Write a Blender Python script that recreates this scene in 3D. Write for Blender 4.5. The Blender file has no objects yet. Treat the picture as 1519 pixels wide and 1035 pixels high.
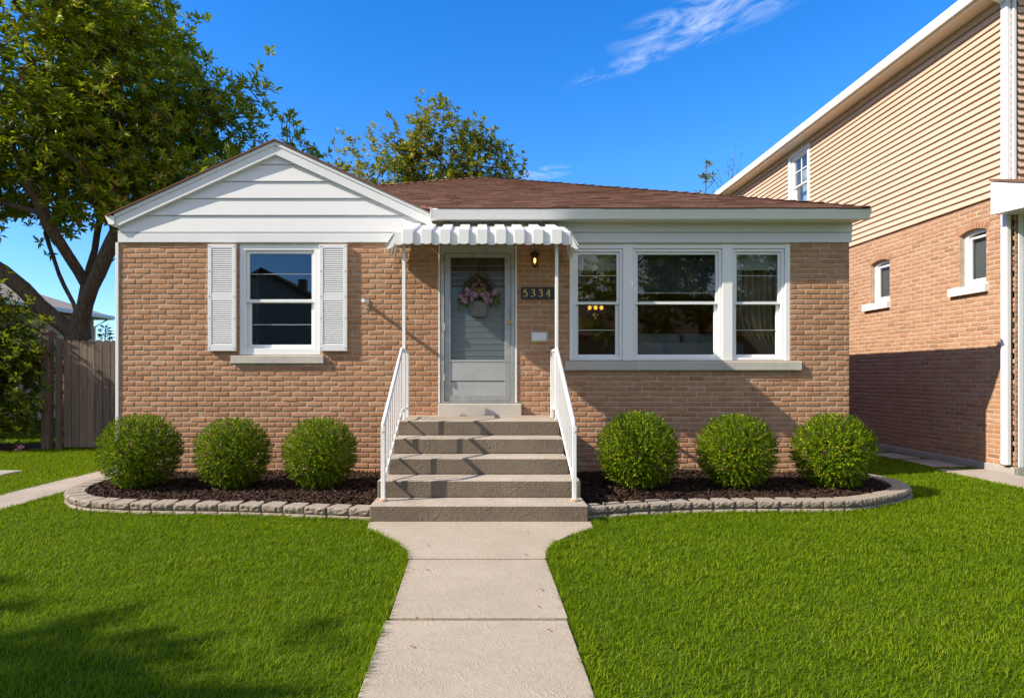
import bpy, bmesh, math, random
import numpy as np
from mathutils import Vector, Matrix

random.seed(7)
RNG = np.random.default_rng(11)
R = math.radians
scene = bpy.context.scene
COL = scene.collection

# ------------------------------------------------------------------ helpers
def link(o, parent=None):
    COL.objects.link(o)
    if parent is not None:
        o.parent = parent
    return o

def tag(o, label=None, cat=None, group=None, kind=None):
    if label: o['label'] = label
    if cat: o['category'] = cat
    if group: o['group'] = group
    if kind: o['kind'] = kind
    return o

def thing(name, label, cat, loc=(0, 0, 0), group=None, rz=0.0):
    o = bpy.data.objects.new(name, None)
    o.empty_display_size = 0.2
    o.location = loc
    o.rotation_euler = (0, 0, rz)
    link(o)
    return tag(o, label, cat, group)

def F(u, z, o):            # plane facing -Y
    return (u, -o, z)

def N(u, z, o):            # plane facing -X, u runs towards -Y
    return (-o, -u, z)

def E(u, z, o):            # plane facing +X, u runs towards +Y
    return (o, u, z)

class MB:
    """collects faces of one mesh object"""
    def __init__(self):
        self.v = []
        self.f = []

    def quad(self, *pts):
        n = len(self.v)
        self.v += [tuple(p) for p in pts]
        self.f.append(tuple(range(n, n + len(pts))))
        return self

    def box(self, u0, u1, z0, z1, o0, o1, m=F):
        n = len(self.v)
        for o in (o0, o1):
            for (u, z) in ((u0, z0), (u1, z0), (u1, z1), (u0, z1)):
                self.v.append(m(u, z, o))
        self.f += [tuple(n + i for i in q) for q in
                   ((3, 2, 1, 0), (4, 5, 6, 7), (0, 1, 5, 4), (1, 2, 6, 5), (2, 3, 7, 6), (3, 0, 4, 7))]
        return self

    def ring(self, u0, u1, z0, z1, w, o0, o1, m=F, wb=None, wt=None):
        """rectangular frame: outer u0..z1, member width w"""
        wb = w if wb is None else wb
        wt = w if wt is None else wt
        n = len(self.v)
        outer = ((u0, z0), (u1, z0), (u1, z1), (u0, z1))
        inner = ((u0 + w, z0 + wb), (u1 - w, z0 + wb), (u1 - w, z1 - wt), (u0 + w, z1 - wt))
        for o in (o0, o1):
            for loop in (outer, inner):
                for (u, z) in loop:
                    self.v.append(m(u, z, o))
        for i in range(4):
            j = (i + 1) % 4
            a, b = n + i, n + j               # back outer
            c, d = n + 4 + i, n + 4 + j       # back inner
            e, f, g, h = a + 8, b + 8, c + 8, d + 8
            self.f += [(a, c, d, b), (e, f, h, g), (a, b, f, e), (c, g, h, d)]
        return self

    def prism(self, poly, o0, o1, m=F):
        """polygon given in (u,z), extruded o0..o1"""
        n = len(self.v)
        k = len(poly)
        for o in (o0, o1):
            for (u, z) in poly:
                self.v.append(m(u, z, o))
        self.f.append(tuple(n + i for i in reversed(range(k))))
        self.f.append(tuple(n + k + i for i in range(k)))
        for i in range(k):
            j = (i + 1) % k
            self.f.append((n + i, n + j, n + k + j, n + k + i))
        return self

    def tube(self, pts, r, seg=8, cap=True):
        pts = [Vector(p) for p in pts]
        rr = r if isinstance(r, (list, tuple)) else [r] * len(pts)
        n0 = len(self.v)
        for i, p in enumerate(pts):
            if i == 0: d = pts[1] - p
            elif i == len(pts) - 1: d = p - pts[-2]
            else: d = (pts[i + 1] - pts[i - 1])
            d.normalize()
            a = Vector((0, 0, 1)) if abs(d.z) < 0.9 else Vector((1, 0, 0))
            x = d.cross(a).normalized()
            y = d.cross(x).normalized()
            for k in range(seg):
                t = 2 * math.pi * k / seg
                self.v.append(tuple(p + x * (math.cos(t) * rr[i]) + y * (math.sin(t) * rr[i])))
        for i in range(len(pts) - 1):
            for k in range(seg):
                a = n0 + i * seg + k
                b = n0 + i * seg + (k + 1) % seg
                self.f.append((a, b, b + seg, a + seg))
        if cap:
            self.f.append(tuple(n0 + k for k in reversed(range(seg))))
            m = n0 + (len(pts) - 1) * seg
            self.f.append(tuple(m + k for k in range(seg)))
        return self

    def lathe(self, prof, c=(0, 0, 0), seg=20, sx=1, sy=1):
        n0 = len(self.v)
        for (r, z) in prof:
            for k in range(seg):
                t = 2 * math.pi * k / seg
                self.v.append((c[0] + r * math.cos(t) * sx, c[1] + r * math.sin(t) * sy, c[2] + z))
        for i in range(len(prof) - 1):
            for k in range(seg):
                a = n0 + i * seg + k
                b = n0 + i * seg + (k + 1) % seg
                self.f.append((a, b, b + seg, a + seg))
        self.f.append(tuple(n0 + k for k in reversed(range(seg))))
        m = n0 + (len(prof) - 1) * seg
        self.f.append(tuple(m + k for k in range(seg)))
        return self

    def build(self, name, mat, parent=None, bevel=0.0, smooth=False, loc=None, seg=2, fix=True):
        me = bpy.data.meshes.new(name)
        me.from_pydata(self.v, [], self.f)
        if fix:
            bm = bmesh.new(); bm.from_mesh(me)
            bmesh.ops.recalc_face_normals(bm, faces=bm.faces)
            bm.to_mesh(me); bm.free()
        me.materials.append(mat)
        if smooth:
            me.polygons.foreach_set('use_smooth', [True] * len(me.polygons))
        me.update()
        o = bpy.data.objects.new(name, me)
        link(o, parent)
        if loc: o.location = loc
        if bevel:
            b = o.modifiers.new('bevel', 'BEVEL')
            b.width = bevel; b.segments = seg; b.limit_method = 'ANGLE'; b.angle_limit = R(40)
        return o

def np_mesh(name, verts, faces_flat, loop_total, mat, parent=None, smooth=False):
    """fast mesh: verts (n,3), faces_flat flat indices, loop_total per face"""
    me = bpy.data.meshes.new(name)
    verts = np.ascontiguousarray(verts, dtype=np.float32)
    faces_flat = np.ascontiguousarray(faces_flat, dtype=np.int32)
    loop_total = np.ascontiguousarray(loop_total, dtype=np.int32)
    me.vertices.add(len(verts)); me.vertices.foreach_set('co', verts.ravel())
    me.loops.add(len(faces_flat)); me.loops.foreach_set('vertex_index', faces_flat)
    me.polygons.add(len(loop_total))
    st = np.zeros(len(loop_total), dtype=np.int32); st[1:] = np.cumsum(loop_total)[:-1]
    me.polygons.foreach_set('loop_start', st)
    me.polygons.foreach_set('loop_total', loop_total)
    if smooth:
        me.polygons.foreach_set('use_smooth', np.ones(len(loop_total), dtype=bool))
    me.update(calc_edges=True)
    me.materials.append(mat)
    o = bpy.data.objects.new(name, me)
    return link(o, parent)

# ------------------------------------------------------------------ materials
def lin(r, g, b):
    f = lambda c: (c / 255 / 12.92) if c / 255 <= 0.04045 else ((c / 255 + 0.055) / 1.055) ** 2.4
    return (f(r), f(g), f(b), 1)

class Mat:
    def __init__(self, name):
        self.m = bpy.data.materials.new(name)
        self.m.use_nodes = True
        self.t = self.m.node_tree
        self.n = self.t.nodes
        self.n.clear()
        self.out = self.n.new('ShaderNodeOutputMaterial')

    def node(self, kind, **kw):
        n = self.n.new(kind)
        for k, v in kw.items():
            if k.startswith('i_'):
                n.inputs[k[2:].replace('_', ' ')].default_value = v
            else:
                setattr(n, k, v)
        return n

    def link(self, a, b):
        self.t.links.new(a, b)

    def coord(self, scale=(1, 1, 1), kind='Object'):
        tc = self.node('ShaderNodeTexCoord')
        mp = self.node('ShaderNodeMapping')
        mp.inputs['Scale'].default_value = scale
        self.link(tc.outputs[kind], mp.inputs['Vector'])
        return mp.outputs['Vector']

    def noise(self, vec, scale, detail=4, rough=0.55, dist=0.0):
        n = self.node('ShaderNodeTexNoise')
        n.inputs['Scale'].default_value = scale
        n.inputs['Detail'].default_value = detail
        n.inputs['Roughness'].default_value = rough
        n.inputs['Distortion'].default_value = dist
        if vec is not None: self.link(vec, n.inputs['Vector'])
        return n.outputs['Fac']

    def ramp(self, fac, stops):
        r = self.node('ShaderNodeValToRGB')
        e = r.color_ramp.elements
        while len(e) < len(stops): e.new(0.5)
        for k, (p, c) in enumerate(stops):
            e[k].position = p
            e[k].color = c if len(c) == 4 else (*c, 1)
        self.link(fac, r.inputs['Fac'])
        return r.outputs['Color']

    def mix(self, fac, a, b, mode='MIX'):
        m = self.node('ShaderNodeMix', data_type='RGBA', blend_type=mode)
        for sock, val in ((m.inputs['Factor'], fac), (m.inputs[6], a), (m.inputs[7], b)):
            if hasattr(val, 'is_output'): self.link(val, sock)
            else: sock.default_value = val
        return m.outputs[2]

    def math(self, op, a, b=0.0):
        m = self.node('ShaderNodeMath', operation=op)
        for sock, val in ((m.inputs[0], a), (m.inputs[1], b)):
            if hasattr(val, 'is_output'): self.link(val, sock)
            else: sock.default_value = val
        return m.outputs[0]

    def bump(self, h, strength=0.3, dist=0.01, normal=None):
        b = self.node('ShaderNodeBump')
        b.inputs['Strength'].default_value = strength
        b.inputs['Distance'].default_value = dist
        self.link(h, b.inputs['Height'])
        if normal is not None: self.link(normal, b.inputs['Normal'])
        return b.outputs['Normal']

    def island(self):
        g = self.node('ShaderNodeNewGeometry')
        return g.outputs['Random Per Island']

    def principled(self, color, rough=0.6, normal=None, metal=0.0, spec=0.5, **kw):
        p = self.node('ShaderNodeBsdfPrincipled')
        if hasattr(color, 'is_output'): self.link(color, p.inputs['Base Color'])
        else: p.inputs['Base Color'].default_value = color if len(color) == 4 else (*color, 1)
        if hasattr(rough, 'is_output'): self.link(rough, p.inputs['Roughness'])
        else: p.inputs['Roughness'].default_value = rough
        p.inputs['Metallic'].default_value = metal
        p.inputs['Specular IOR Level'].default_value = spec
        if normal is not None: self.link(normal, p.inputs['Normal'])
        for k, v in kw.items():
            p.inputs[k.replace('_', ' ')].default_value = v
        return p.outputs['BSDF']

    def done(self, shader):
        self.link(shader, self.out.inputs['Surface'])
        return self.m

def mat_plain(name, col, rough=0.55, metal=0.0, var=0.12, nscale=6.0, bump=0.0, bscale=60.0, spec=0.5):
    M = Mat(name)
    v = M.coord()
    n = M.noise(v, nscale, 5)
    c = (*col, 1) if len(col) == 3 else col
    dark = tuple(x * (1 - var) for x in c[:3]) + (1,)
    lite = tuple(min(1, x * (1 + var * 0.6)) for x in c[:3]) + (1,)
    cc = M.ramp(n, [(0.3, dark), (0.7, lite)])
    nb = M.bump(M.noise(v, bscale, 3), bump, 0.004) if bump else None
    return M.done(M.principled(cc, rough, nb, metal, spec))

def mat_white(name, col=(0.72, 0.72, 0.71), dirt=0.25, rough=0.42):
    """painted metal / vinyl with grime streaks and tiny rust specks"""
    M = Mat(name)
    v = M.coord()
    vs = M.coord((5, 5, 0.8))
    n1 = M.noise(vs, 2.2, 6, 0.65)
    f1 = M.ramp(n1, [(0.52, (0, 0, 0)), (0.80, (1, 1, 1))])
    n2 = M.noise(v, 38, 2, 0.5)
    f2 = M.ramp(n2, [(0.74, (0, 0, 0)), (0.79, (1, 1, 1))])
    base = M.mix(M.math('MULTIPLY', f1, dirt), (*col, 1), (0.52, 0.48, 0.40, 1))
    base = M.mix(M.math('MULTIPLY', f2, 0.35 * dirt * 2), base, (0.30, 0.20, 0.11, 1))
    nb = M.bump(M.noise(v, 22, 2), 0.05, 0.004)
    return M.done(M.principled(base, rough, nb))

def mat_brick(name, c1, c2, c3):
    M = Mat(name)
    v = M.coord()
    isl = M.island()
    c = M.ramp(isl, [(0.0, c1), (0.45, c2), (0.9, c3), (1.0, tuple(x * 0.78 for x in c1))])
    big = M.noise(v, 0.9, 4)
    c = M.mix(M.ramp(big, [(0.35, (0, 0, 0)), (0.7, (0.28, 0.28, 0.28))]), c, tuple(x * 0.72 for x in c2) + (1,))
    fine = M.noise(v, 70, 5, 0.7)
    c = M.mix(M.ramp(fine, [(0.45, (0, 0, 0)), (0.75, (0.45, 0.45, 0.45))]), c, tuple(x * 0.5 for x in c1) + (1,))
    vs = M.coord((9, 9, 32))
    nb = M.bump(M.noise(vs, 2.2, 4, 0.6, 0.8), 0.35, 0.006)
    nb = M.bump(M.noise(v, 130, 4, 0.7), 0.25, 0.002, nb)
    return M.done(M.principled(c, 0.88, nb, spec=0.25))

def mat_concrete(name, c_lo, c_hi, swirl=0.5, stain=0.4, swscale=9.0, riser=None):
    M = Mat(name)
    v = M.coord()
    n1 = M.noise(v, 1.6, 6, 0.65)
    n2 = M.noise(v, 26, 6, 0.7)
    c = M.ramp(n1, [(0.28, c_lo), (0.72, c_hi)])
    c = M.mix(M.ramp(n2, [(0.35, (0.0, 0.0, 0.0)), (0.8, (stain, stain, stain))]), c, tuple(x * 0.55 for x in c_lo) + (1,))
    # trowel swirls
    nz = M.node('ShaderNodeTexNoise'); nz.inputs['Scale'].default_value = 3.0; nz.inputs['Detail'].default_value = 2
    M.link(v, nz.inputs['Vector'])
    dv = M.node('ShaderNodeVectorMath', operation='SCALE'); dv.inputs['Scale'].default_value = 0.45
    M.link(nz.outputs['Color'], dv.inputs[0])
    ad = M.node('ShaderNodeVectorMath', operation='ADD'); M.link(v, ad.inputs[0]); M.link(dv.outputs[0], ad.inputs[1])
    vo = M.node('ShaderNodeTexVoronoi', feature='DISTANCE_TO_EDGE'); vo.inputs['Scale'].default_value = swscale
    M.link(ad.outputs[0], vo.inputs['Vector'])
    ridge = M.ramp(vo.outputs['Distance'], [(0.0, (1, 1, 1)), (0.09, (0, 0, 0))])
    vo2 = M.node('ShaderNodeTexVoronoi', feature='DISTANCE_TO_EDGE'); vo2.inputs['Scale'].default_value = swscale * 2.3
    M.link(ad.outputs[0], vo2.inputs['Vector'])
    ridge2 = M.ramp(vo2.outputs['Distance'], [(0.0, (1, 1, 1)), (0.12, (0, 0, 0))])
    msk = M.ramp(M.noise(v, 5, 3), [(0.42, (0, 0, 0)), (0.62, (1, 1, 1))])
    hh = M.math('MULTIPLY', M.math('ADD', ridge, M.math('MULTIPLY', ridge2, 0.8)), M.math('ADD', M.math('MULTIPLY', msk, 0.5), 0.5))
    nb = M.bump(hh, swirl, 0.004)
    nb = M.bump(M.noise(v, 110, 5, 0.75), 0.35, 0.003, nb)
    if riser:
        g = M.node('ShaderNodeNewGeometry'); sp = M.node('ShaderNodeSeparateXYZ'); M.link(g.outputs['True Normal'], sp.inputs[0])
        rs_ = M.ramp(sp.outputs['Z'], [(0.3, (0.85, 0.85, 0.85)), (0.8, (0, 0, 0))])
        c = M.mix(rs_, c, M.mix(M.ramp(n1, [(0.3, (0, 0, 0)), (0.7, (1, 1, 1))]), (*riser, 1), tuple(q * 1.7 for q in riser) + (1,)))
    # small pits
    pit = M.ramp(M.noise(v, 60, 2, 0.5), [(0.72, (0, 0, 0)), (0.77, (1, 1, 1))])
    c = M.mix(M.math('MULTIPLY', pit, 0.5), c, (0.12, 0.07, 0.04, 1))
    return M.done(M.principled(c, 0.9, nb, spec=0.25))

def mat_leaf(name, cols, rough=0.42, trans=0.35, tcol=(0.22, 0.33, 0.02), spec=0.5, scale=0.6):
    M = Mat(name)
    v = M.coord()
    isl = M.island()
    k = len(cols)
    c = M.ramp(isl, [(i / (k - 1), cc) for i, cc in enumerate(cols)])
    big = M.noise(v, scale, 3)
    c = M.mix(M.ramp(big, [(0.38, (0, 0, 0)), (0.66, (0.5, 0.5, 0.5))]), c, (*cols[0], 1))
    p = M.principled(c, rough, spec=spec)
    t = M.node('ShaderNodeBsdfTranslucent'); t.inputs['Color'].default_value = (*tcol, 1)
    mx = M.node('ShaderNodeMixShader'); mx.inputs[0].default_value = trans
    M.link(p, mx.inputs[1]); M.link(t.outputs[0], mx.inputs[2])
    return M.done(mx.outputs[0])

def mat_glass(name, base=0.07, edge=0.75, tint=(0.80, 0.84, 0.84), power=4.0, wob=0.0):
    M = Mat(name)
    lw = M.node('ShaderNodeLayerWeight'); lw.inputs['Blend'].default_value = 0.5
    f = M.math('POWER', lw.outputs['Facing'], power)
    f = M.math('ADD', M.math('MULTIPLY', f, edge), base)
    g = M.node('ShaderNodeBsdfGlossy'); g.inputs['Roughness'].default_value = 0.01
    g.inputs['Color'].default_value = (0.95, 0.97, 1, 1)
    if wob:
        nb = M.bump(M.noise(M.coord(), 2.3, 1), wob, 0.004)
        M.link(nb, g.inputs['Normal'])
    t = M.node('ShaderNodeBsdfTransparent'); t.inputs['Color'].default_value = (*tint, 1)
    mx = M.node('ShaderNodeMixShader')
    M.link(f, mx.inputs[0]); M.link(t.outputs[0], mx.inputs[1]); M.link(g.outputs[0], mx.inputs[2])
    return M.done(mx.outputs[0])

def mat_emit(name, col, s):
    M = Mat(name)
    e = M.node('ShaderNodeEmission'); e.inputs['Color'].default_value = (*col, 1); e.inputs['Strength'].default_value = s
    return M.done(e.outputs[0])

def mat_bark(name, c1=(0.055, 0.040, 0.028), c2=(0.16, 0.125, 0.095)):
    M = Mat(name)
    v = M.coord((9, 9, 2.0))
    n = M.noise(v, 2.4, 8, 0.7, 0.6)
    c = M.ramp(n, [(0.34, c1), (0.66, c2)])
    nb = M.bump(n, 0.9, 0.03)
    return M.done(M.principled(c, 0.92, nb, spec=0.2))

def mat_wood(name, c1, c2):
    M = Mat(name)
    v = M.coord((14, 14, 0.7))
    n = M.noise(v, 2.6, 8, 0.65, 0.5)
    isl = M.island()
    c = M.ramp(n, [(0.3, c1), (0.7, c2)])
    sh = M.ramp(isl, [(0, (0.62, 0.62, 0.63)), (1, (1.15, 1.08, 1.02))])
    c = M.mix(1.0, c, sh, 'MULTIPLY')
    kn = M.ramp(M.noise(M.coord((6, 6, 2.5)), 2.0, 2), [(0.70, (0, 0, 0)), (0.76, (1, 1, 1))])
    c = M.mix(M.math('MULTIPLY', kn, 0.7), c, (0.06, 0.04, 0.03, 1))
    return M.done(M.principled(c, 0.85, M.bump(n, 0.5, 0.006), spec=0.25))

def mat_shingle(name):
    M = Mat(name)
    v = M.coord()
    isl = M.island()
    c = M.ramp(isl, [(0, (0.100, 0.047, 0.029)), (0.35, (0.150, 0.072, 0.045)), (0.7, (0.190, 0.096, 0.062)), (1, (0.120, 0.062, 0.043))])
    g = M.noise(v, 160, 3, 0.8)
    c = M.mix(M.ramp(g, [(0.35, (0, 0, 0)), (0.75, (0.5, 0.5, 0.5))]), c, (0.05, 0.025, 0.017, 1))
    c = M.mix(M.ramp(M.noise(v, 1.1, 4), [(0.4, (0, 0, 0)), (0.7, (0.25, 0.25, 0.25))]), c, (0.24, 0.14, 0.10, 1))
    return M.done(M.principled(c, 0.95, M.bump(g, 0.5, 0.003), spec=0.2))

def mat_grass():
    M = Mat('grass_blades')
    v = M.coord()
    isl = M.island()
    c = M.ramp(isl, [(0.0, (0.062, 0.112, 0.002)), (0.35, (0.126, 0.205, 0.003)), (0.7, (0.186, 0.265, 0.004)),
                     (0.93, (0.240, 0.310, 0.010)), (1.0, (0.32, 0.29, 0.05))])
    big = M.noise(v, 0.9, 4, 0.6)
    c = M.mix(M.ramp(big, [(0.36, (0, 0, 0)), (0.68, (0.55, 0.55, 0.55))]), c, (0.075, 0.145, 0.002, 1))
    p = M.principled(c, 0.55, spec=0.07)
    t = M.node('ShaderNodeBsdfTranslucent'); t.inputs['Color'].default_value = (0.25, 0.38, 0.004, 1)
    mx = M.node('ShaderNodeMixShader'); mx.inputs[0].default_value = 0.38
    M.link(p, mx.inputs[1]); M.link(t.outputs[0], mx.inputs[2])
    return M.done(mx.outputs[0])

m_white = mat_white('white_painted_metal')
m_vinyl = mat_white('white_vinyl', (0.70, 0.70, 0.70), 0.14, 0.4)
m_frame = mat_white('white_window_vinyl', (0.78, 0.78, 0.77), 0.16, 0.35)
m_rail = mat_white('white_railing_paint', (0.77, 0.77, 0.76), 0.60, 0.4)
m_brick = mat_brick('tan_brick', (0.365, 0.183, 0.095), (0.420, 0.223, 0.120), (0.458, 0.255, 0.144))
m_brick2 = mat_brick('orange_brick', (0.335, 0.176, 0.097), (0.388, 0.212, 0.122), (0.425, 0.244, 0.148))
m_mortar = mat_plain('mortar', (0.46, 0.36, 0.265), 0.95, var=0.25, nscale=8, bump=0.4, bscale=90, spec=0.2)
m_stone = mat_concrete('limestone_sill', (0.42, 0.39, 0.34), (0.54, 0.50, 0.44), 0.15, 0.2)
m_walk = mat_concrete('walk_concrete', (0.37, 0.305, 0.225), (0.45, 0.375, 0.285), 0.38, 0.35, 17.0)
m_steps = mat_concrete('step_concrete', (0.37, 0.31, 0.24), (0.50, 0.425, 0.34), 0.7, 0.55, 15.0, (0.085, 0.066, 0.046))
m_found = mat_concrete('foundation_concrete', (0.30, 0.28, 0.25), (0.42, 0.39, 0.35), 0.2, 0.4)
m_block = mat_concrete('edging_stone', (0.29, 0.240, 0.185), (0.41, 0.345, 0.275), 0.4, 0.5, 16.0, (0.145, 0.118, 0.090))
m_shingle = mat_shingle('brown_shingle')
m_dark = mat_plain('black_iron', (0.018, 0.017, 0.016), 0.4, var=0.2)
m_alu = mat_plain('brushed_aluminium', (0.40, 0.40, 0.375), 0.42, 0.55, var=0.18, nscale=9)
m_alu_panel = mat_plain('grey_kick_panel', (0.40, 0.41, 0.40), 0.4, 0.25, var=0.10, nscale=3)
m_glass = mat_glass('window_glass', 0.062, 0.7, wob=0.06)
m_glass_dark = mat_glass('door_glass', 0.012, 0.5)
m_brass = mat_plain('brass', (0.62, 0.42, 0.12), 0.3, 0.9)
m_gold = mat_plain('gold_paint', (0.75, 0.52, 0.13), 0.35, 0.35)
m_wood = mat_wood('weathered_wood', (0.095, 0.078, 0.064), (0.215, 0.180, 0.152))
m_bark = mat_bark('bark')
m_siding = None

def mat_siding():
    M = Mat('tan_vinyl_siding')
    v = M.coord()
    isl = M.island()
    c = M.ramp(isl, [(0, (0.545, 0.375, 0.268)), (1, (0.585, 0.408, 0.292))])
    c = M.mix(M.ramp(M.noise(M.coord((1, 0.5, 3)), 0.8, 5), [(0.4, (0, 0, 0)), (0.75, (0.3, 0.3, 0.3))]), c, (0.46, 0.315, 0.205, 1))
    nb = M.bump(M.noise(M.coord((1, 0.35, 1.6)), 1.7, 3, 0.6), 0.55, 0.03)
    nb = M.bump(M.noise(M.coord((3, 3, 60)), 4, 3), 0.06, 0.002, nb)
    return M.done(M.principled(c, 0.5, nb, spec=0.35))
m_siding = mat_siding()

# ------------------------------------------------------------------ brick walls
def brick_wall(name, parent, mat, u0, u1, z0, z1, m=F, holes=(), course=0.0708, length=0.216, gap=0.0100, depth=0.0050, seed=1, skip=None):
    """each brick is a rounded, slightly uneven block laid in running bond"""
    rng = np.random.default_rng(seed)
    V = []; Fc = []
    n = 0
    fu = np.array([0.0, 0.020, 0.06, 0.35, 0.65, 0.94, 0.98, 1.0]); fz = np.array([0.0, 0.06, 0.17, 0.5, 0.83, 0.94, 1.0])
    nu, nz = len(fu), len(fz)
    idx = np.arange(nu * nz).reshape(nz, nu)
    q = np.stack([idx[:-1, :-1], idx[:-1, 1:], idx[1:, 1:], idx[1:, :-1]], -1).reshape(-1, 4)
    edge = np.ones((nz, nu), bool); edge[1:-1, 1:-1] = False
    rows = int(math.ceil((z1 - z0) / course))
    for r in range(rows):
        a = z0 + r * course + gap / 2
        b = min(z0 + (r + 1) * course - gap / 2, z1)
        if b - a < 0.02: continue
        # free intervals of this course
        spans = [(u0, u1)]
        for (h0, h1, k0, k1) in holes:
            if k1 > a + 0.012 and k0 < b - 0.012:
                ns = []
                for (s, e) in spans:
                    if h1 <= s or h0 >= e: ns.append((s, e)); continue
                    if h0 > s: ns.append((s, h0))
                    if h1 < e: ns.append((h1, e))
                spans = ns
        off = (r % 2) * length / 2 + rng.uniform(-0.012, 0.012)
        for (s, e) in spans:
            x = u0 - off
            while x < e:
                bl = length
                p, t = max(x + gap / 2, s), min(x + bl - gap / 2, e)
                x += bl
                if t - p < 0.025: continue
                p += rng.uniform(-0.0025, 0.0025); t += rng.uniform(-0.0025, 0.0025)
                aa = a + rng.uniform(-0.002, 0.002); bb = b + rng.uniform(-0.002, 0.002)
                U = p + (t - p) * fu; Z = aa + (bb - aa) * fz
                UU, ZZ = np.meshgrid(U, Z)
                O = np.full((nz, nu), depth) + rng.normal(0, 0.0007, (nz, nu)) + rng.normal(0, 0.0010)
                O += rng.normal(0, 0.0011) * (fu[None, :] - 0.5) * 2 + rng.normal(0, 0.0012) * (fz[:, None] - 0.5) * 2
                ZZ = ZZ + rng.normal(0, 0.0012, (nz, nu)) * (~edge)
                e2 = np.ones((nz, nu), bool); e2[2:-2, 2:-2] = False
                O[e2] -= 0.0012
                O[edge] = -0.003
                x_, y_, z_ = m(UU.ravel(), ZZ.ravel(), O.ravel())
                V.append(np.stack([x_ + 0 * UU.ravel(), y_ + 0 * UU.ravel(), z_ + 0 * UU.ravel()], 1))
                Fc.append(q + n); n += nu * nz
    V = np.concatenate(V); Fc = np.concatenate(Fc)
    return np_mesh(name, V, Fc.ravel(), np.full(len(Fc), 4), mat, parent, smooth=True)

def holed_wall(name, parent, mat, u0, u1, z0, z1, o0, o1, holes, m=F):
    us = sorted(set([u0, u1] + [h for q in holes for h in q[:2]]))
    zs = sorted(set([z0, z1] + [h for q in holes for h in q[2:]]))
    us = [u for u in us if u0 <= u <= u1]; zs = [z for z in zs if z0 <= z <= z1]
    nu, nz = len(us) - 1, len(zs) - 1
    solid = [[not any(h[0] < (us[i] + us[i + 1]) / 2 < h[1] and h[2] < (zs[j] + zs[j + 1]) / 2 < h[3] for h in holes)
              for j in range(nz)] for i in range(nu)]
    S = lambda i, j: 0 <= i < nu and 0 <= j < nz and solid[i][j]
    b = MB()
    for i in range(nu):
        for j in range(nz):
            if not solid[i][j]: continue
            A, B, C, D = us[i], us[i + 1], zs[j], zs[j + 1]
            b.quad(m(A, C, o1), m(B, C, o1), m(B, D, o1), m(A, D, o1))
            b.quad(m(B, C, o0), m(A, C, o0), m(A, D, o0), m(B, D, o0))
            if not S(i - 1, j): b.quad(m(A, C, o0), m(A, C, o1), m(A, D, o1), m(A, D, o0))
            if not S(i + 1, j): b.quad(m(B, C, o1), m(B, C, o0), m(B, D, o0), m(B, D, o1))
            if not S(i, j - 1): b.quad(m(A, C, o0), m(B, C, o0), m(B, C, o1), m(A, C, o1))
            if not S(i, j + 1): b.quad(m(A, D, o1), m(B, D, o1), m(B, D, o0), m(A, D, o0))
    return b.build(name, mat, parent, fix=False)

def sash_window(parent, u0, u1, z0, z1, m=F, o=0.0, zmid=None, casing=0.045, sash=0.045, bars=True, glass=None):
    """double hung window: casing ring, two sashes with panes, insect-screen bar"""
    glass = glass or m_glass
    zmid = zmid if zmid is not None else (z0 + z1) / 2
    fr = MB().ring(u0, u1, z0, z1, casing, o - 0.10, o, m).build('window', m_frame, parent, bevel=0.006)
    a, b = u0 + casing, u1 - casing
    c, d = z0 + casing, z1 - casing
    up = MB().ring(a + .002, b - .002, zmid - 0.02, d - .002, sash * 0.75, o - 0.065, o - 0.025, m).build('sash', m_frame, fr, bevel=0.005)
    lo = MB().ring(a + .002, b - .002, c + .002, zmid + 0.03, sash, o - 0.10, o - 0.067, m).build('sash', m_frame, fr, bevel=0.005)
    w = sash * 0.75
    MB().box(a + w, b - w, zmid - 0.02 + w, d - w, o - 0.052, o - 0.046, m).build('pane', glass, fr)
    MB().box(a + sash, b - sash, c + sash, zmid + 0.03 - sash, o - 0.088, o - 0.082, m).build('pane', glass, fr)
    if bars:
        zb = c + (zmid - c) * 0.5
        MB().box(a + w, b - w, d - (d - zmid) * 0.47, d - (d - zmid) * 0.47 + 0.008, o - 0.045, o - 0.037, m).build('screen_bar', m_alu, fr)
        MB().box(a + sash, b - sash, zb, zb + 0.011, o - 0.081, o - 0.070, m).build('screen_bar', m_alu, fr)
    return fr

# ------------------------------------------------------------------ leaves
def leaf_mesh(name, pos, dirs, nrm, length, width, mat, parent=None, fold=0.18, droop=0.25, wide_at=0.5):
    """pointed folded leaves: 6 verts, 4 triangles/quads each"""
    n = len(pos)
    d = dirs / (np.linalg.norm(dirs, axis=1, keepdims=True) + 1e-9)
    s = np.cross(d, nrm); s /= (np.linalg.norm(s, axis=1, keepdims=True) + 1e-9)
    up = np.cross(s, d)
    L = length[:, None]; W = width[:, None]
    base = pos
    mid = pos + d * L * wide_at
    tip = pos + d * L - up * L * droop
    l = mid + s * W * 0.5 + up * W * fold
    r = mid - s * W * 0.5 + up * W * fold
    c = mid - up * L * droop * 0.15
    V = np.stack([base, l, tip, r, c], 1).reshape(-1, 3)
    i = np.arange(n)[:, None] * 5
    f = np.concatenate([i + 0, i + 4, i + 1, i + 1, i + 4, i + 2, i + 2, i + 4, i + 3, i + 3, i + 4, i + 0], 1)
    return np_mesh(name, V, f.ravel(), np.full(n * 4, 3), mat, parent)

def unit(rng, n):
    v = rng.normal(size=(n, 3))
    return v / np.linalg.norm(v, axis=1, keepdims=True)

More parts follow.
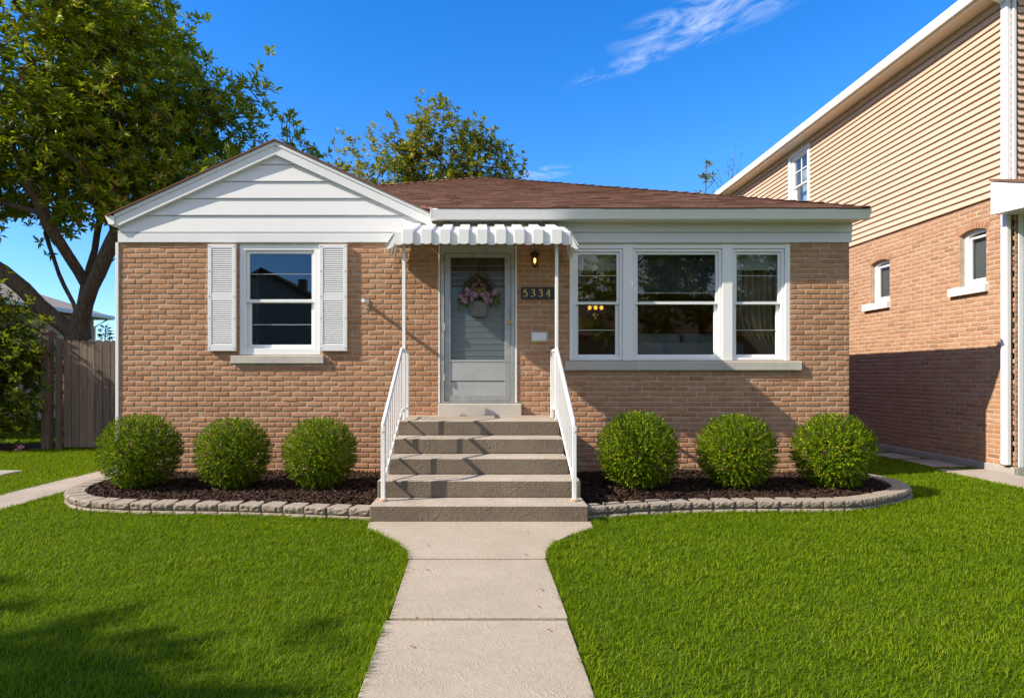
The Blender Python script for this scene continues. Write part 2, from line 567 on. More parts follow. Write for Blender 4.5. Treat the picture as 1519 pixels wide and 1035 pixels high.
def sample_ellipsoids(rng, ells, n, shell=0.45):
    vol = np.array([e[1][0] * e[1][1] * e[1][2] for e in ells]); vol = vol / vol.sum()
    k = rng.choice(len(ells), n, p=vol)
    u = unit(rng, n)
    r = (shell ** 3 + (1 - shell ** 3) * rng.random(n)) ** (1 / 3)
    c = np.array([e[0] for e in ells])[k]; rad = np.array([e[1] for e in ells])[k]
    return c + u * rad * r[:, None]

def grow_tree(root, rng, limbs, attractors, r_base, r_tip=0.010, seg=0.55, wob=0.12):
    """limbs: list of polylines (first starts at base); every attractor is joined to the nearest node"""
    nodes = []; par = []
    def add(p, q):
        nodes.append(np.array(p, float)); par.append(q); return len(nodes) - 1
    for k, poly in enumerate(limbs):
        prev = None
        for j, p in enumerate(poly):
            p = np.array(p, float)
            if prev is None:
                if k == 0: prev = add(p, -1); continue
                d = np.linalg.norm(np.array(nodes) - p, axis=1); prev = int(d.argmin()); continue
            a = nodes[prev]; st = max(1, int(np.linalg.norm(p - a) / 0.35))
            for t in range(1, st + 1):
                prev = add(a + (p - a) * t / st + (rng.normal(0, 0.02, 3) if t < st else 0), prev)
    fork = nodes[len(limbs[0])] if len(nodes) > len(limbs[0]) else nodes[-1]
    order = np.argsort(np.linalg.norm(attractors - np.array(nodes[0]) , axis=1))
    tips = []
    for i in order:
        p = attractors[i]
        arr = np.array(nodes)
        d = np.linalg.norm(arr - p, axis=1) + 0.55 * np.maximum(0, arr[:, 2] - p[2] + 0.1)
        d[arr[:, 2] < nodes[0][2] + 0.8] += 50 if len(limbs) > 1 else 0
        q = int(d.argmin()); a = nodes[q]
        ln = np.linalg.norm(p - a); st = max(1, int(ln / seg)); prev = q
        for t in range(1, st + 1):
            x = a + (p - a) * t / st
            x = x + np.array([0, 0, -0.10 * ln * math.sin(math.pi * t / st)]) + (rng.normal(0, wob * seg * 0.5, 3) if t < st else 0)
            prev = add(x, prev)
        tips.append(prev)
    n = len(nodes); cnt = np.zeros(n)
    ch = [0] * n
    for t in tips: cnt[t] += 1
    for i in range(n - 1, 0, -1):
        if par[i] >= 0: cnt[par[i]] += max(cnt[i], 0.3)
    ex = math.log(r_base / r_tip) / math.log(max(cnt[0], 2))
    rad = r_tip * np.maximum(cnt, 1) ** ex
    return np.array(nodes), par, rad, tips

def branch_mesh(name, nodes, par, rad, mat, parent, flare=1.35):
    b = MB()
    big = {}
    for i in range(len(nodes)):
        p = par[i]
        if p < 0: continue
        if p not in big or rad[i] > rad[big[p]]: big[p] = i
    for i in range(len(nodes)):
        p = par[i]
        if p < 0: continue
        r1 = rad[i]
        r0 = rad[p] if big[p] == i else min(rad[p], rad[i] * 1.15)
        if par[p] < 0 and flare: r0 *= flare
        seg = 10 if r1 > 0.08 else (6 if r1 > 0.025 else 4)
        a, c = Vector(nodes[p]), Vector(nodes[i])
        ex = (c - a)
        if ex.length < 1e-4: continue
        if r1 > 0.05:
            b.lathe([(0.0, -r1), (r1 * .7, -r1 * .7), (r1 * .99, 0.0), (r1 * .7, r1 * .7), (0.0, r1)], tuple(c), seg)
        b.tube([a - ex.normalized() * min(r0 * 0.25, .05), c + ex.normalized() * min(r1 * 0.25, .05)], [r0, r1], seg, cap=False)
    return b.build(name, mat, parent, smooth=True, fix=False)

def rosettes(name, rng, tips, mat, parent, per_tip, spread, leaf_n, leaf_len, leaf_w, centre=None, outward=0.6, upward=0.45, extra=None, droop=0.3):
    k = len(tips)
    c = np.repeat(tips, per_tip, 0) + rng.normal(0, 1, (k * per_tip, 3)) * spread
    if extra is not None: c = np.concatenate([c, extra])
    ctr = tips.mean(0) if centre is None else np.array(centre)
    ax = c - ctr; ax /= np.linalg.norm(ax, axis=1, keepdims=True)
    ax = ax * outward + np.array([0, 0, upward]) + rng.normal(0, 0.38, c.shape)
    ax /= np.linalg.norm(ax, axis=1, keepdims=True)
    m = len(c)
    A = np.repeat(ax, leaf_n, 0); P = np.repeat(c, leaf_n, 0)
    ph = np.tile(np.arange(leaf_n) * 2.4, m) + np.repeat(rng.random(m) * 6.28, leaf_n)
    ref = np.where(np.abs(A[:, 2:3]) < 0.9, np.array([[0, 0, 1.0]]), np.array([[1.0, 0, 0]]))
    s = np.cross(A, ref); s /= np.linalg.norm(s, axis=1, keepdims=True); t = np.cross(A, s)
    rad = s * np.cos(ph)[:, None] + t * np.sin(ph)[:, None]
    open_ = rng.uniform(0.55, 1.5, len(A))[:, None]
    d = A * 0.75 + rad * open_ + rng.normal(0, 0.12, A.shape)
    P = P - A * (rng.random(len(A)) * leaf_len * 0.8)[:, None]
    L = leaf_len * rng.uniform(0.6, 1.2, len(A)); W = leaf_w * rng.uniform(0.7, 1.2, len(A))
    nn = A + rng.normal(0, 0.25, A.shape)
    return leaf_mesh(name, P, d, nn, L, W, mat, parent, droop=droop)

# ================================================================== camera, light, sky
SUN_L = Vector((3.3, 1.0, -2.42)).normalized()          # direction the sunlight travels
SUN_EL = math.asin(-SUN_L.z)
SUN_ROT = math.atan2(-SUN_L.x, -SUN_L.y)

cam_d = bpy.data.cameras.new('camera')
cam = bpy.data.objects.new('camera', cam_d)
link(cam)
cam.location = (0, -8.6, 1.433)
cam.rotation_euler = (R(90), 0, 0)
cam_d.sensor_width = 36
cam_d.lens = 36 * 920 / 1519
cam_d.shift_x = 0.0286
cam_d.shift_y = 0.0253
cam_d.clip_start = 0.05
cam_d.clip_end = 2000
scene.camera = cam

sd = bpy.data.lights.new('sun', 'SUN')
sd.energy = 5.0; sd.angle = R(0.5); sd.color = (1.0, 0.90, 0.75)
so = bpy.data.objects.new('sun', sd); link(so)
so.rotation_euler = SUN_L.to_track_quat('-Z', 'Y').to_euler()
so.location = (-20, -10, 20)

world = bpy.data.worlds.new('World')
scene.world = world
world.use_nodes = True
wt = world.node_tree; wt.nodes.clear()
wn = lambda k: wt.nodes.new(k)
wl = lambda a, b: wt.links.new(a, b)
wo = wn('ShaderNodeOutputWorld'); bg = wn('ShaderNodeBackground')
sky = wn('ShaderNodeTexSky'); sky.sky_type = 'NISHITA'; sky.sun_disc = False
sky.sun_elevation = SUN_EL; sky.sun_rotation = SUN_ROT
sky.air_density = 1.0; sky.dust_density = 0.15; sky.ozone_density = 3.0
hs = wn('ShaderNodeHueSaturation'); hs.inputs['Saturation'].default_value = 1.38; hs.inputs['Value'].default_value = 1.55
hs.inputs['Hue'].default_value = 0.506
wl(sky.outputs[0], hs.inputs['Color'])
hz = wn('ShaderNodeTexCoord'); hx = wn('ShaderNodeSeparateXYZ'); wl(hz.outputs['Generated'], hx.inputs[0])
hr = wn('ShaderNodeMapRange'); wl(hx.outputs['Z'], hr.inputs['Value']); hr.inputs['From Min'].default_value = 0.0; hr.inputs['From Max'].default_value = 0.32
hm = wn('ShaderNodeMix'); hm.data_type = 'RGBA'; wl(hr.outputs[0], hm.inputs['Factor'])
hm.inputs[6].default_value = (0.50, 0.66, 0.92, 1); hm.inputs[7].default_value = (0.93, 0.97, 1.06, 1)
hq = wn('ShaderNodeMix'); hq.data_type = 'RGBA'; hq.blend_type = 'MULTIPLY'; hq.inputs['Factor'].default_value = 1.0
wl(hs.outputs[0], hq.inputs[6]); wl(hm.outputs[2], hq.inputs[7])
# cirrus: stretched noise over the sky directions
tc = wn('ShaderNodeTexCoord')
sx = wn('ShaderNodeSeparateXYZ'); wl(tc.outputs['Generated'], sx.inputs[0])
def wm(op, a, b=0.0, clamp=False):
    n = wn('ShaderNodeMath'); n.operation = op; n.use_clamp = clamp
    for s, v in ((n.inputs[0], a), (n.inputs[1], b)):
        if hasattr(v, 'is_output'): wl(v, s)
        else: s.default_value = v
    return n.outputs[0]
yy = wm('MAXIMUM', sx.outputs['Y'], 0.02)
az = wm('DIVIDE', sx.outputs['X'], yy); el = wm('DIVIDE', sx.outputs['Z'], yy)
def wisp(a0, e0, ang, la, lb, scale, thr, seed, amount):
    """one streak of cirrus round azimuth tangent a0, elevation tangent e0"""
    da = wm('SUBTRACT', az, a0); de = wm('SUBTRACT', el, e0)
    ca, sa = math.cos(ang), math.sin(ang)
    p = wm('ADD', wm('MULTIPLY', da, ca), wm('MULTIPLY', de, sa))
    q = wm('SUBTRACT', wm('MULTIPLY', de, ca), wm('MULTIPLY', da, sa))
    cb = wn('ShaderNodeCombineXYZ')
    wl(wm('MULTIPLY', p, scale), cb.inputs[0]); wl(wm('MULTIPLY', q, scale * 3.4), cb.inputs[1]); cb.inputs[2].default_value = seed
    nz = wn('ShaderNodeTexNoise'); nz.inputs['Scale'].default_value = 1.0; nz.inputs['Detail'].default_value = 8
    nz.inputs['Roughness'].default_value = 0.62; nz.inputs['Distortion'].default_value = 0.9
    wl(cb.outputs[0], nz.inputs['Vector'])
    r2 = wm('ADD', wm('POWER', wm('DIVIDE', wm('ABSOLUTE', p), la), 2.0), wm('POWER', wm('DIVIDE', wm('ABSOLUTE', q), lb), 2.0))
    fall = wm('SUBTRACT', 1.0, r2, True)
    f = wm('MULTIPLY', wm('SUBTRACT', nz.outputs['Fac'], thr, True), amount)
    return wm('MULTIPLY', f, fall, True)
c1 = wisp(0.375, 0.582, 0.33, 0.19, 0.046, 8.0, 0.47, 3.3, 2.6)
c2 = wisp(0.275, 0.520, 0.42, 0.09, 0.022, 9.0, 0.42, 8.1, 1.8)
c3 = wisp(0.100, 0.326, 0.10, 0.055, 0.012, 12.0, 0.38, 5.2, 1.5)
c4 = wisp(0.215, 0.495, 0.35, 0.10, 0.014, 9.0, 0.45, 9.7, 2.0)
cl = wm('MAXIMUM', wm('MAXIMUM', c1, c2), wm('MAXIMUM', c3, c4))
mxn = wn('ShaderNodeMix'); mxn.data_type = 'RGBA'
wl(cl, mxn.inputs['Factor']); wl(hq.outputs[2], mxn.inputs[6]); mxn.inputs[7].default_value = (6.5, 7.0, 7.6, 1)
# unseen broken cloud added behind the camera as neutral fill on the facade
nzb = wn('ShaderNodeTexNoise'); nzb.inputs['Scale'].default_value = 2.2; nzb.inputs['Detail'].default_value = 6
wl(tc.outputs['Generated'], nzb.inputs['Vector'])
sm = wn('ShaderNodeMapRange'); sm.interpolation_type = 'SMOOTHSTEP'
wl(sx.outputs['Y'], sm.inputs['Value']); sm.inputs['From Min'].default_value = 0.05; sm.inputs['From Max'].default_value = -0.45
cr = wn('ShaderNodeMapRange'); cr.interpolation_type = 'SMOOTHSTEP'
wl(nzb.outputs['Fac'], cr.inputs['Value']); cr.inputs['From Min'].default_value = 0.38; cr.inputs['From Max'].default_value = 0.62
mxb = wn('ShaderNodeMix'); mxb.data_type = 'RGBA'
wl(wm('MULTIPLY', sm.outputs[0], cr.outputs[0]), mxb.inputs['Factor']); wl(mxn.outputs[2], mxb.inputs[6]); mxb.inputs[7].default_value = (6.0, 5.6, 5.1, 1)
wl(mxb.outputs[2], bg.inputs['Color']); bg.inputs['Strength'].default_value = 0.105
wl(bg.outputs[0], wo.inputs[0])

scene.view_settings.view_transform = 'Standard'
scene.view_settings.look = 'None'
scene.view_settings.exposure = 0.70
scene.view_settings.gamma = 1.0
scene.cycles.max_bounces = 8
scene.cycles.transparent_max_bounces = 16
scene.cycles.use_denoising = True

# ================================================================== ground
m_lawn = mat_plain('lawn_soil', (0.055, 0.095, 0.006), 0.95, var=0.4, nscale=5, bump=0.5, bscale=40, spec=0.05)
tag(MB().quad((-300, -300, 0), (300, -300, 0), (300, 400, 0), (-300, 400, 0)).build('ground', m_lawn), kind='structure')
m_asph = mat_plain('asphalt', (0.05, 0.05, 0.052), 0.9, var=0.25, nscale=2, bump=0.4, bscale=120)
tag(MB().quad((-60, -27, .004), (60, -27, .004), (60, -19, .004), (-60, -19, .004)).build('road', m_asph), kind='structure')
tag(MB().quad((-60, -15.5, .006), (60, -15.5, .006), (60, -14, .006), (-60, -14, .006)).build('pavement', m_walk), kind='structure')

# front walk: a flared slab at the steps, then straight slabs with open joints
WL = [(-1.10, -2.60), (-1.07, -2.85), (-0.865, -3.13), (-0.715, -3.37), (-0.61, -3.59), (-0.575, -3.815)]
WR = [(1.05, -2.60), (1.025, -2.85), (0.765, -3.13), (0.60, -3.37), (0.52, -3.59), (0.488, -3.815)]
def slab_poly(poly, z1, b, z0=-0.10):
    n = len(b.v); k = len(poly)
    b.v += [(x, y, z0) for x, y in poly] + [(x, y, z1) for x, y in poly]
    b.f.append(tuple(n + i for i in reversed(range(k)))); b.f.append(tuple(n + k + i for i in range(k)))
    for i in range(k):
        j = (i + 1) % k
        b.f.append((n + i, n + j, n + k + j, n + k + i))
fw = MB()
slab_poly([*WL, *reversed(WR)], 0.022, fw)
ys = [-3.850, -5.022, -6.235, -7.45, -8.66, -9.87, -11.08, -12.29, -13.5, -13.98]
for a, c in zip(ys[:-1], ys[1:]):
    xl = lambda y: -0.575 + (y + 3.8) * -0.02 * 1.0
    slab_poly([(-0.565 , a), (-0.545, c + 0.040), (0.498, c + 0.040), (0.488, a)], 0.022 + random.uniform(-.003, .003), fw)
tag(fw.build('front_path', m_walk, bevel=0.006), kind='structure')

m_walk2 = mat_concrete('side_walk_concrete', (0.32, 0.27, 0.22), (0.46, 0.39, 0.33), 0.3, 0.4, 8.0)
sp = MB()
for k in range(9):
    y0 = -6.2 + k * 1.25
    slab_poly([(-5.70, y0), (-5.08, y0), (-5.08, y0 + 1.238), (-5.70, y0 + 1.238)], 0.016 + random.uniform(-.004, .004), sp)
tag(sp.build('side_path', m_walk2, bevel=0.006), kind='structure')
np_ = MB()
for (x0, x1, y0, y1) in ((6.78, 7.56, -2.6, -1.05), (6.80, 7.56, -1.035, 0.72), (6.95, 7.5, 1.0, 1.75), (7.0, 7.5, 2.0, 2.7), (6.98, 7.5, 2.95, 3.8)):
    slab_poly([(x0, y0), (x1, y0 + .02), (x1, y1), (x0 + .03, y1)], 0.014 + random.uniform(0, .012), np_)
tag(np_.build('neighbour_path', m_walk2, bevel=0.008), kind='structure')
ss = MB(); slab_poly([(-8.3, 0.20), (-6.78, 0.17), (-6.75, 0.52), (-8.3, 0.55)], 0.035, ss)
tag(ss.build('stepping_slab', m_found, bevel=0.01), 'pale concrete slab lying in the shaded side lawn', 'slab')

# ================================================================== main house
house = thing('brick_house', 'single-storey tan brick house with white front gable and brown shingle roof', 'house')
HX0, HX1 = -5.037, 5.08
LW = (-3.374, -2.252, 1.713, 3.246)          # left window opening
TW = (1.206, 4.262, 1.630, 3.246)            # triple window opening
DO = (-0.589, 0.449, 1.040, 3.228)           # door opening
sillL = (-3.477, -2.196, 1.592, 1.713); sillT = (1.140, 4.402, 1.498, 1.630)
holes = [LW, TW, DO]
holed_wall('wall', house, m_mortar, HX0, HX1, -0.1, 3.50, -0.26, 0.0, holes)
brick_wall('brick_face', house, m_brick, HX0, HX1, 0.0, 3.275, F, holes + [sillL, sillT, (-0.62, 0.54, 0.86, 1.04)], seed=3)
# side and back walls
sw = MB()
sw.box(-0.0, 12.4, -0.1, 3.5, -0.25, 0.0, lambda u, z, o: (HX1 + o, 0.262 + u, z))
sw.box(0.0, 12.4, -0.1, 3.5, -0.25, 0.0, lambda u, z, o: (HX0 - o, 0.262 + u, z))
sw.box(HX0 + .26, HX1 - .26, -0.1, 3.5, -12.66, -12.41)
sw.build('wall', m_brick, house)
MB().box(HX0 - 0.045, HX0 - 0.002, 0.03, 3.262, -0.02, 0.022).build('corner_trim', m_white, house, bevel=0.004)
# interior rooms
m_int = mat_plain('interior_plaster', (0.30, 0.27, 0.22), 0.9, var=0.1)
m_floor = mat_plain('interior_floor', (0.12, 0.075, 0.045), 0.6, var=0.2)
MB().box(HX0 + .27, HX1 - .27, 0.93, 0.98, -6.0, -0.27).build('interior_floor', m_floor, house)
it = MB()
it.box(HX0 + .27, HX1 - .27, 0.985, 3.46, -5.1, -5.0)
it.box(-1.0, -0.9, 0.985, 3.46, -4.99, -0.27)
it.box(0.80, 0.88, 0.985, 3.46, -4.99, -0.27)
it.box(HX0 + .27, HX1 - .27, 3.465, 3.49, -6.0, -0.27)
it.build('interior_wall', m_int, house)

# sills
def sill(u0, u1, z0, z1, cuts=()):
    b = MB(); xs = [u0, *cuts, u1]
    for a, c in zip(xs[:-1], xs[1:]):
        n = len(b.v); e = 0.0012
        b.box(a + e, c - e, z0, z1, -0.10, 0.055)
        b.v[n + 6] = (c - e, -0.055, z1 - 0.016); b.v[n + 7] = (a + e, -0.055, z1 - 0.016)
    return b.build('sill', m_stone, house, bevel=0.004)
sill(*sillL); sill(*sillT, cuts=(2.10, 3.33))

# windows
sash_window(house, *LW, o=-0.005, zmid=2.46, casing=0.085, sash=0.055)
tri = MB()
for (a, c) in ((1.206, 1.252), (1.945, 2.085), (3.325, 3.465), (4.195, 4.262)):
    tri.box(a, c, 1.632, 3.244, -0.12, 0.004)
tri.box(1.252, 4.195, 3.185, 3.244, -0.12, -0.002)
tri.build('window_mullion', m_frame, house, bevel=0.005)
for k, (a, c) in enumerate(((1.254, 1.943), (2.087, 3.323), (3.467, 4.193))):
    sash_window(house, a, c, 1.634, 3.183, o=-0.022, zmid=2.435, casing=0.040, sash=0.042, bars=(k != 1))
# head flashing over the windows
m_flash = mat_plain('almond_flashing', (0.52, 0.46, 0.34), 0.5)
for q in (LW, TW):
    MB().box(q[0], q[1], 3.247, 3.263, -0.03, 0.018).build('head_flashing', m_flash, house)

# shutters
def shutter(u0, u1, z0, z1):
    s = MB().ring(u0, u1, z0, z1, 0.052, 0.012, 0.064, wb=0.085, wt=0.055).build('shutter', m_vinyl, house, bevel=0.005)
    zm = z0 + (z1 - z0) * 0.505
    l = MB(); a, c = u0 + 0.053, u1 - 0.053
    l.box(a, c, zm - 0.050, zm + 0.050, 0.014, 0.061)
    for (p, q) in ((z0 + 0.086, zm - 0.051), (zm + 0.051, z1 - 0.056)):
        n = int(round((q - p) / 0.0295)); st = (q - p) / n
        for i in range(n):
            z = p + i * st
            k = len(l.v)
            l.v += [F(a, z, 0.060), F(c, z, 0.060), F(c, z + 0.007, 0.062), F(a, z + 0.007, 0.062),
                    F(a, z + st * 1.08, 0.046), F(c, z + st * 1.08, 0.046), F(c, z + st * 0.9, 0.038), F(a, z + st * 0.9, 0.038)]
            l.f += [(k, k + 1, k + 2, k + 3), (k + 3, k + 2, k + 5, k + 4), (k + 4, k + 5, k + 6, k + 7), (k, k + 7, k + 6, k + 1), (k + 1, k + 6, k + 5, k + 2), (k, k + 3, k + 4, k + 7)]
    l.box(a, c, z0 + .086, z1 - .056, 0.0125, 0.0145)
    l.build('louvre', m_vinyl, s)
    for zz in (z0 + .04, z0 + .45, z0 + .75, z0 + 1.1, z1 - .03):
        for uu in (u0 + .022, u1 - .022):
            MB().box(uu - .006, uu + .006, zz - .006, zz + .006, 0.062, 0.0675).build('screw', m_rust, s)
m_rust = mat_plain('rusty_screw', (0.22, 0.14, 0.09), 0.7, var=0.4)
shutter(-3.785, -3.400, 1.760, 3.230)
shutter(-2.248, -1.868, 1.760, 3.230)

# gable + frieze boards
PK = (-2.85, 4.600)                        # peak of the gable cladding (under the rake)
def slope_l(z): return -5.03 + (z - 3.56) / 0.4545
def slope_r(z): return -0.72 - (z - 3.56) / 0.465
gb = MB()
def board(zb, zt, ul, ur, clip=False, o_b=0.034, o_t=0.014):
    n = len(gb.v)
    if clip:
        p = [(max(ul, slope_l(zb)), zb), (min(ur, slope_r(zb)), zb), (min(ur, slope_r(zt)), zt), (max(ul, slope_l(zt)), zt)]
    else:
        p = [(ul, zb), (ur, zb), (ur, zt), (ul, zt)]
    oo = [o_b, o_b, o_t, o_t]
    for (u, z), o in zip(p, oo): gb.v.append(F(u, z, o))
    for (u, z) in p: gb.v.append(F(u, z, -0.02))
    gb.f += [(n, n + 1, n + 2, n + 3), (n + 7, n + 6, n + 5, n + 4), (n, n + 4, n + 5, n + 1), (n + 1, n + 5, n + 6, n + 2), (n + 2, n + 6, n + 7, n + 3), (n + 3, n + 7, n + 4, n)]
zs = [3.400, 3.636, 3.870, 4.105, 4.340, 4.555]
for a, c in zip(zs[:-1], zs[1:]):
    board(a + .004, min(c, 4.62), -5.045, -0.70, clip=True)

gb.build('gable', m_vinyl, house)
fz = MB()
fz.box(HX0 - 0.006, HX1 + 0.022, 3.264, 3.396, -0.02, 0.030)
fz.box(HX0 - 0.006, HX1 + 0.034, 3.402, 3.56, -0.02, 0.012)
fz.box(-0.70, HX1 + 0.026, 3.403, 3.565, 0.0125, 0.036)
fz.build('frieze', m_vinyl, house, bevel=0.003)
# backing behind the gable
MB().prism([(-5.03, 3.56), (-0.72, 3.56), (-2.85, 4.60)], -0.16, -0.021).build('gable_backing', m_mortar, house)

# gable roof: rake boards and shingled slopes
rk = MB()
def rake(ue, ze, up, zp, w, o0, o1):
    rk.prism([(ue, ze - w), (up, zp - w), (up, zp), (ue, ze)] if ue < up else [(up, zp - w), (ue, ze - w), (ue, ze), (up, zp)], o0, o1)
rake(-5.045, 3.625, -2.851, 4.622, 0.165, -0.02, 0.085)
rake(-0.705, 3.635, -2.849, 4.622, 0.165, -0.02, 0.085)
rake(-5.055, 3.640, -2.851, 4.637, 0.055, 0.0855, 0.100)
rake(-0.700, 3.650, -2.849, 4.637, 0.055, 0.0855, 0.100)
rk.build('rake_board', m_vinyl, house, bevel=0.003)
gr = MB()
GY0, GY1 = -0.125, 3.4
def slope_slab(a, b, t):
    """slab between eave line a=(x,z) and ridge line b=(x,z), thickness t, along y"""
    n = len(gr.v)
    for y in (GY0, GY1):
        gr.v += [(a[0], y, a[1]), (b[0], y, b[1]), (b[0], y, b[1] + t), (a[0], y, a[1] + t)]
    gr.f += [(n, n + 1, n + 2, n + 3), (n + 7, n + 6, n + 5, n + 4), (n, n + 4, n + 5, n + 1), (n + 1, n + 5, n + 6, n + 2), (n + 2, n + 6, n + 7, n + 3), (n + 3, n + 7, n + 4, n)]
slope_slab((-5.15, 3.600), (-2.85, 4.640), 0.022)
slope_slab((-0.62, 3.608), (-2.85, 4.640), 0.022)
gr.build('gable_roof', m_shingle, house)
# shingled main roof
EY, EZ, PIT = -0.36, 3.652, 0.396
def rp(x, t, h=0.0): return (x, EY + t, EZ + PIT * t + h)
AP = 5.08                                   # apex run
XL, XR = -5.05, 5.14
XA = (XL + XR) / 2; AP = (XR - XL) / 2
ro = MB()
ro.quad(rp(-0.60, 0), rp(XR, 0), rp(XA, AP), rp(-2.95, 2.10))
ro.quad(rp(XR, 0), (XR, 13.0, EZ), (XA, 13.0, EZ + PIT * AP), rp(XA, AP))
ro.quad(rp(-2.95, 2.10), rp(XA, AP), (XA, 13.0, EZ + PIT * AP), (XL, 13.0, EZ), (XL, 2.4, EZ))
ro.quad((XL, 13.0, EZ), (XA, 13.0, EZ + PIT * AP), (XR, 13.0, EZ))
roof = ro.build('roof', m_shingle, house, fix=False)
sol = roof.modifiers.new('thickness', 'SOLIDIFY'); sol.thickness = 0.03; sol.offset = -1
sh = MB()
rs = random.Random(5)
row = 0; t = 0.0
while t < AP - 0.05:
    ex = 0.135
    def ends(tt):
        l = -0.62 + (tt / 2.10) * (-2.35) if tt < 2.10 else XL + tt
        return l, XR - tt
    l0, r0 = ends(t)
    x = l0 - rs.random() * 0.3
    while x < r0:
        w = rs.choice((0.16, 0.22, 0.30, 0.34))
        a, c = max(x, l0), min(x + w - 0.004, r0)
        x += w
        if c - a < 0.03: continue
        h0 = 0.012 + rs.random() * 0.012; dt = rs.uniform(-0.022, 0.012)
        n = len(sh.v)
        t0, t1 = max(0, t + dt) - (0.03 if t == 0 else 0), min(t + ex + 0.03, AP)
        sh.v += [rp(a, t0, 0.001), rp(c, t0, 0.001), rp(c, t0, h0), rp(a, t0, h0 + rs.uniform(-.002, .002)), rp(c, t1, 0.004), rp(a, t1, 0.004)]
        sh.f += [(n, n + 1, n + 2, n + 3), (n + 3, n + 2, n + 4, n + 5), (n, n + 3, n + 5), (n + 1, n + 4, n + 2)]
    t += ex; row += 1
# hip and ridge caps
def caps(p, q, w=0.12, step=0.19):
    p, q = Vector(p), Vector(q); d = (q - p); L = d.length; d.normalize()
    s = d.cross(Vector((0, 0, 1))).normalized(); k = int(L / step)
    for i in range(k):
        a = p + d * (i * step); b = p + d * ((i + 1) * step + 0.04)
        n = len(sh.v); hh = rs.uniform(0.026, 0.036)
        for (c, e) in ((a, hh), (b, 0.012)):
            sh.v += [tuple(c - s * w + Vector((0, 0, e - 0.034))), tuple(c + Vector((0, 0, e))), tuple(c + s * w + Vector((0, 0, e - 0.034)))]
        sh.f += [(n, n + 1, n + 4, n + 3), (n + 1, n + 2, n + 5, n + 4), (n, n + 2, n + 1)]
caps(rp(XR, 0), rp(XA, AP)); caps(rp(-2.95, 2.10), rp(XA, AP)); caps(rp(XA, AP), (XA, 12.8, EZ + PIT * AP))
sh.build('shingles', m_shingle, roof, fix=False)
# vent cap on ridge
# soffit, gutters
sf = MB().box(-0.70, 5.13, 3.528, 3.545, 0.037, 0.30).build('soffit', mat_white('cream_soffit', (0.70, 0.66, 0.55), 0.2), house)
GP = [(0.0, 0.0), (0.0, 0.115), (0.115, 0.125), (0.125, 0.112), (0.118, 0.095), (0.10, 0.060), (0.088, 0.030), (0.075, 0.0)]   # outward, up
gt = MB()
n = 0
def gutter(b, x0, x1, y_in, z0, sgn=-1, seg=3.0):
    k = len(GP)
    for x in (x0, x1):
        b.v += [(x, y_in + sgn * p, z0 + q) for p, q in GP]
    n = len(b.v) - 2 * k
    b.f += [tuple(n + i for i in range(k)), tuple(n + k + i for i in reversed(range(k)))]
    for i in range(k):
        j = (i + 1) % k
        b.f.append((n + i, n + k + i, n + k + j, n + j))
m_gutter = mat_white('white_gutter', (0.80, 0.79, 0.75), 0.25)
gutter(gt, -0.695, 5.165, -0.245, 3.515)
gt.box(-0.698, -0.690, 3.50, 3.655, 0.09, 0.375)
gt.build('gutter', m_gutter, house)
g2 = MB()
k = len(GP)
for y in (-0.10, 12.6):
    g2.v += [(-5.052 - p, y, 3.495 + q) for p, q in GP]
g2.f += [tuple(range(k)), tuple(k + i for i in reversed(range(k)))] + [(i, k + i, k + (i + 1) % k, (i + 1) % k) for i in range(k)]
g2.build('gutter', m_gutter, house)

# door
door = MB().ring(-0.585, 0.445, 1.044, 3.224, 0.052, -0.10, 0.012, wb=0.02, wt=0.10).build('door', m_alu, house, bevel=0.004)
MB().ring(-0.530, 0.390, 1.066, 3.122, 0.085, -0.055, -0.012, wb=0.075, wt=0.06).build('storm_door_frame', m_alu, door, bevel=0.004)
DX0, DX1 = -0.445, 0.305
kp = MB()
kp.box(DX0, DX1, 1.142, 1.335, -0.045, -0.022)
kp.box(DX0, DX1, 1.350, 1.612, -0.045, -0.020)
kp.box(DX0, DX1, 1.614, 1.640, -0.050, -0.014)
kp.build('kick_panel', m_alu_panel, door, bevel=0.003)
MB().box(DX0, DX1, 1.641, 3.060, -0.040, -0.036).build('pane', m_glass_dark, door)
jl = MB()
zz = 1.70
while zz < 3.03:
    jl.box(DX0, DX1, zz, zz + 0.008, -0.0745, -0.069); zz += 0.0835
jl.build('louvre_bar', mat_plain('louvre_edge', (0.46, 0.46, 0.44), 0.35, 0.2), door)
m_inner = None
Mi = Mat('inner_door_paint')
v = Mi.coord((7, 7, 1.4))
st = Mi.ramp(Mi.noise(v, 1.3, 6, 0.7, 1.4), [(0.60, (0, 0, 0)), (0.70, (1, 1, 1))])
ci = Mi.mix(Mi.math('MULTIPLY', st, 0.45), (0.29, 0.295, 0.315, 1), (0.20, 0.10, 0.10, 1))
m_inner = Mi.done(Mi.principled(ci, 0.6))
MB().box(-0.53, 0.39, 1.066, 2.655, -0.098, -0.075).build('inner_door', m_inner, door)
wb = MB()
for i in range(8):
    wb.box(-0.53 + i * 0.115 + .001, -0.53 + (i + 1) * 0.115 - .001, 2.657, 3.12, -0.098, -0.078)
wb.build('upper_panel', mat_wood('brown_door_shade', (0.15, 0.085, 0.040), (0.24, 0.145, 0.075)), door)  # brown of the awning's shade and reflection put into the panel colour
hn = MB()
hn.lathe([(0.0, 0), (0.020, 0.0), (0.020, 0.012), (0.010, 0.018), (0.010, 0.034), (0.022, 0.04), (0.025, 0.052), (0.018, 0.062), (0.0, 0.064)], seg=14)
hn.v = [(0.372 + x, -0.012 - z, 2.165 + y) for x, y, z in hn.v]
hn.build('handle', m_brass, door, smooth=True)
for z in (1.35, 2.05, 2.9):
    MB().tube([(-0.528, -0.022, z), (-0.528, -0.022, z + 0.09)], 0.010, 8).build('hinge', m_alu, door)
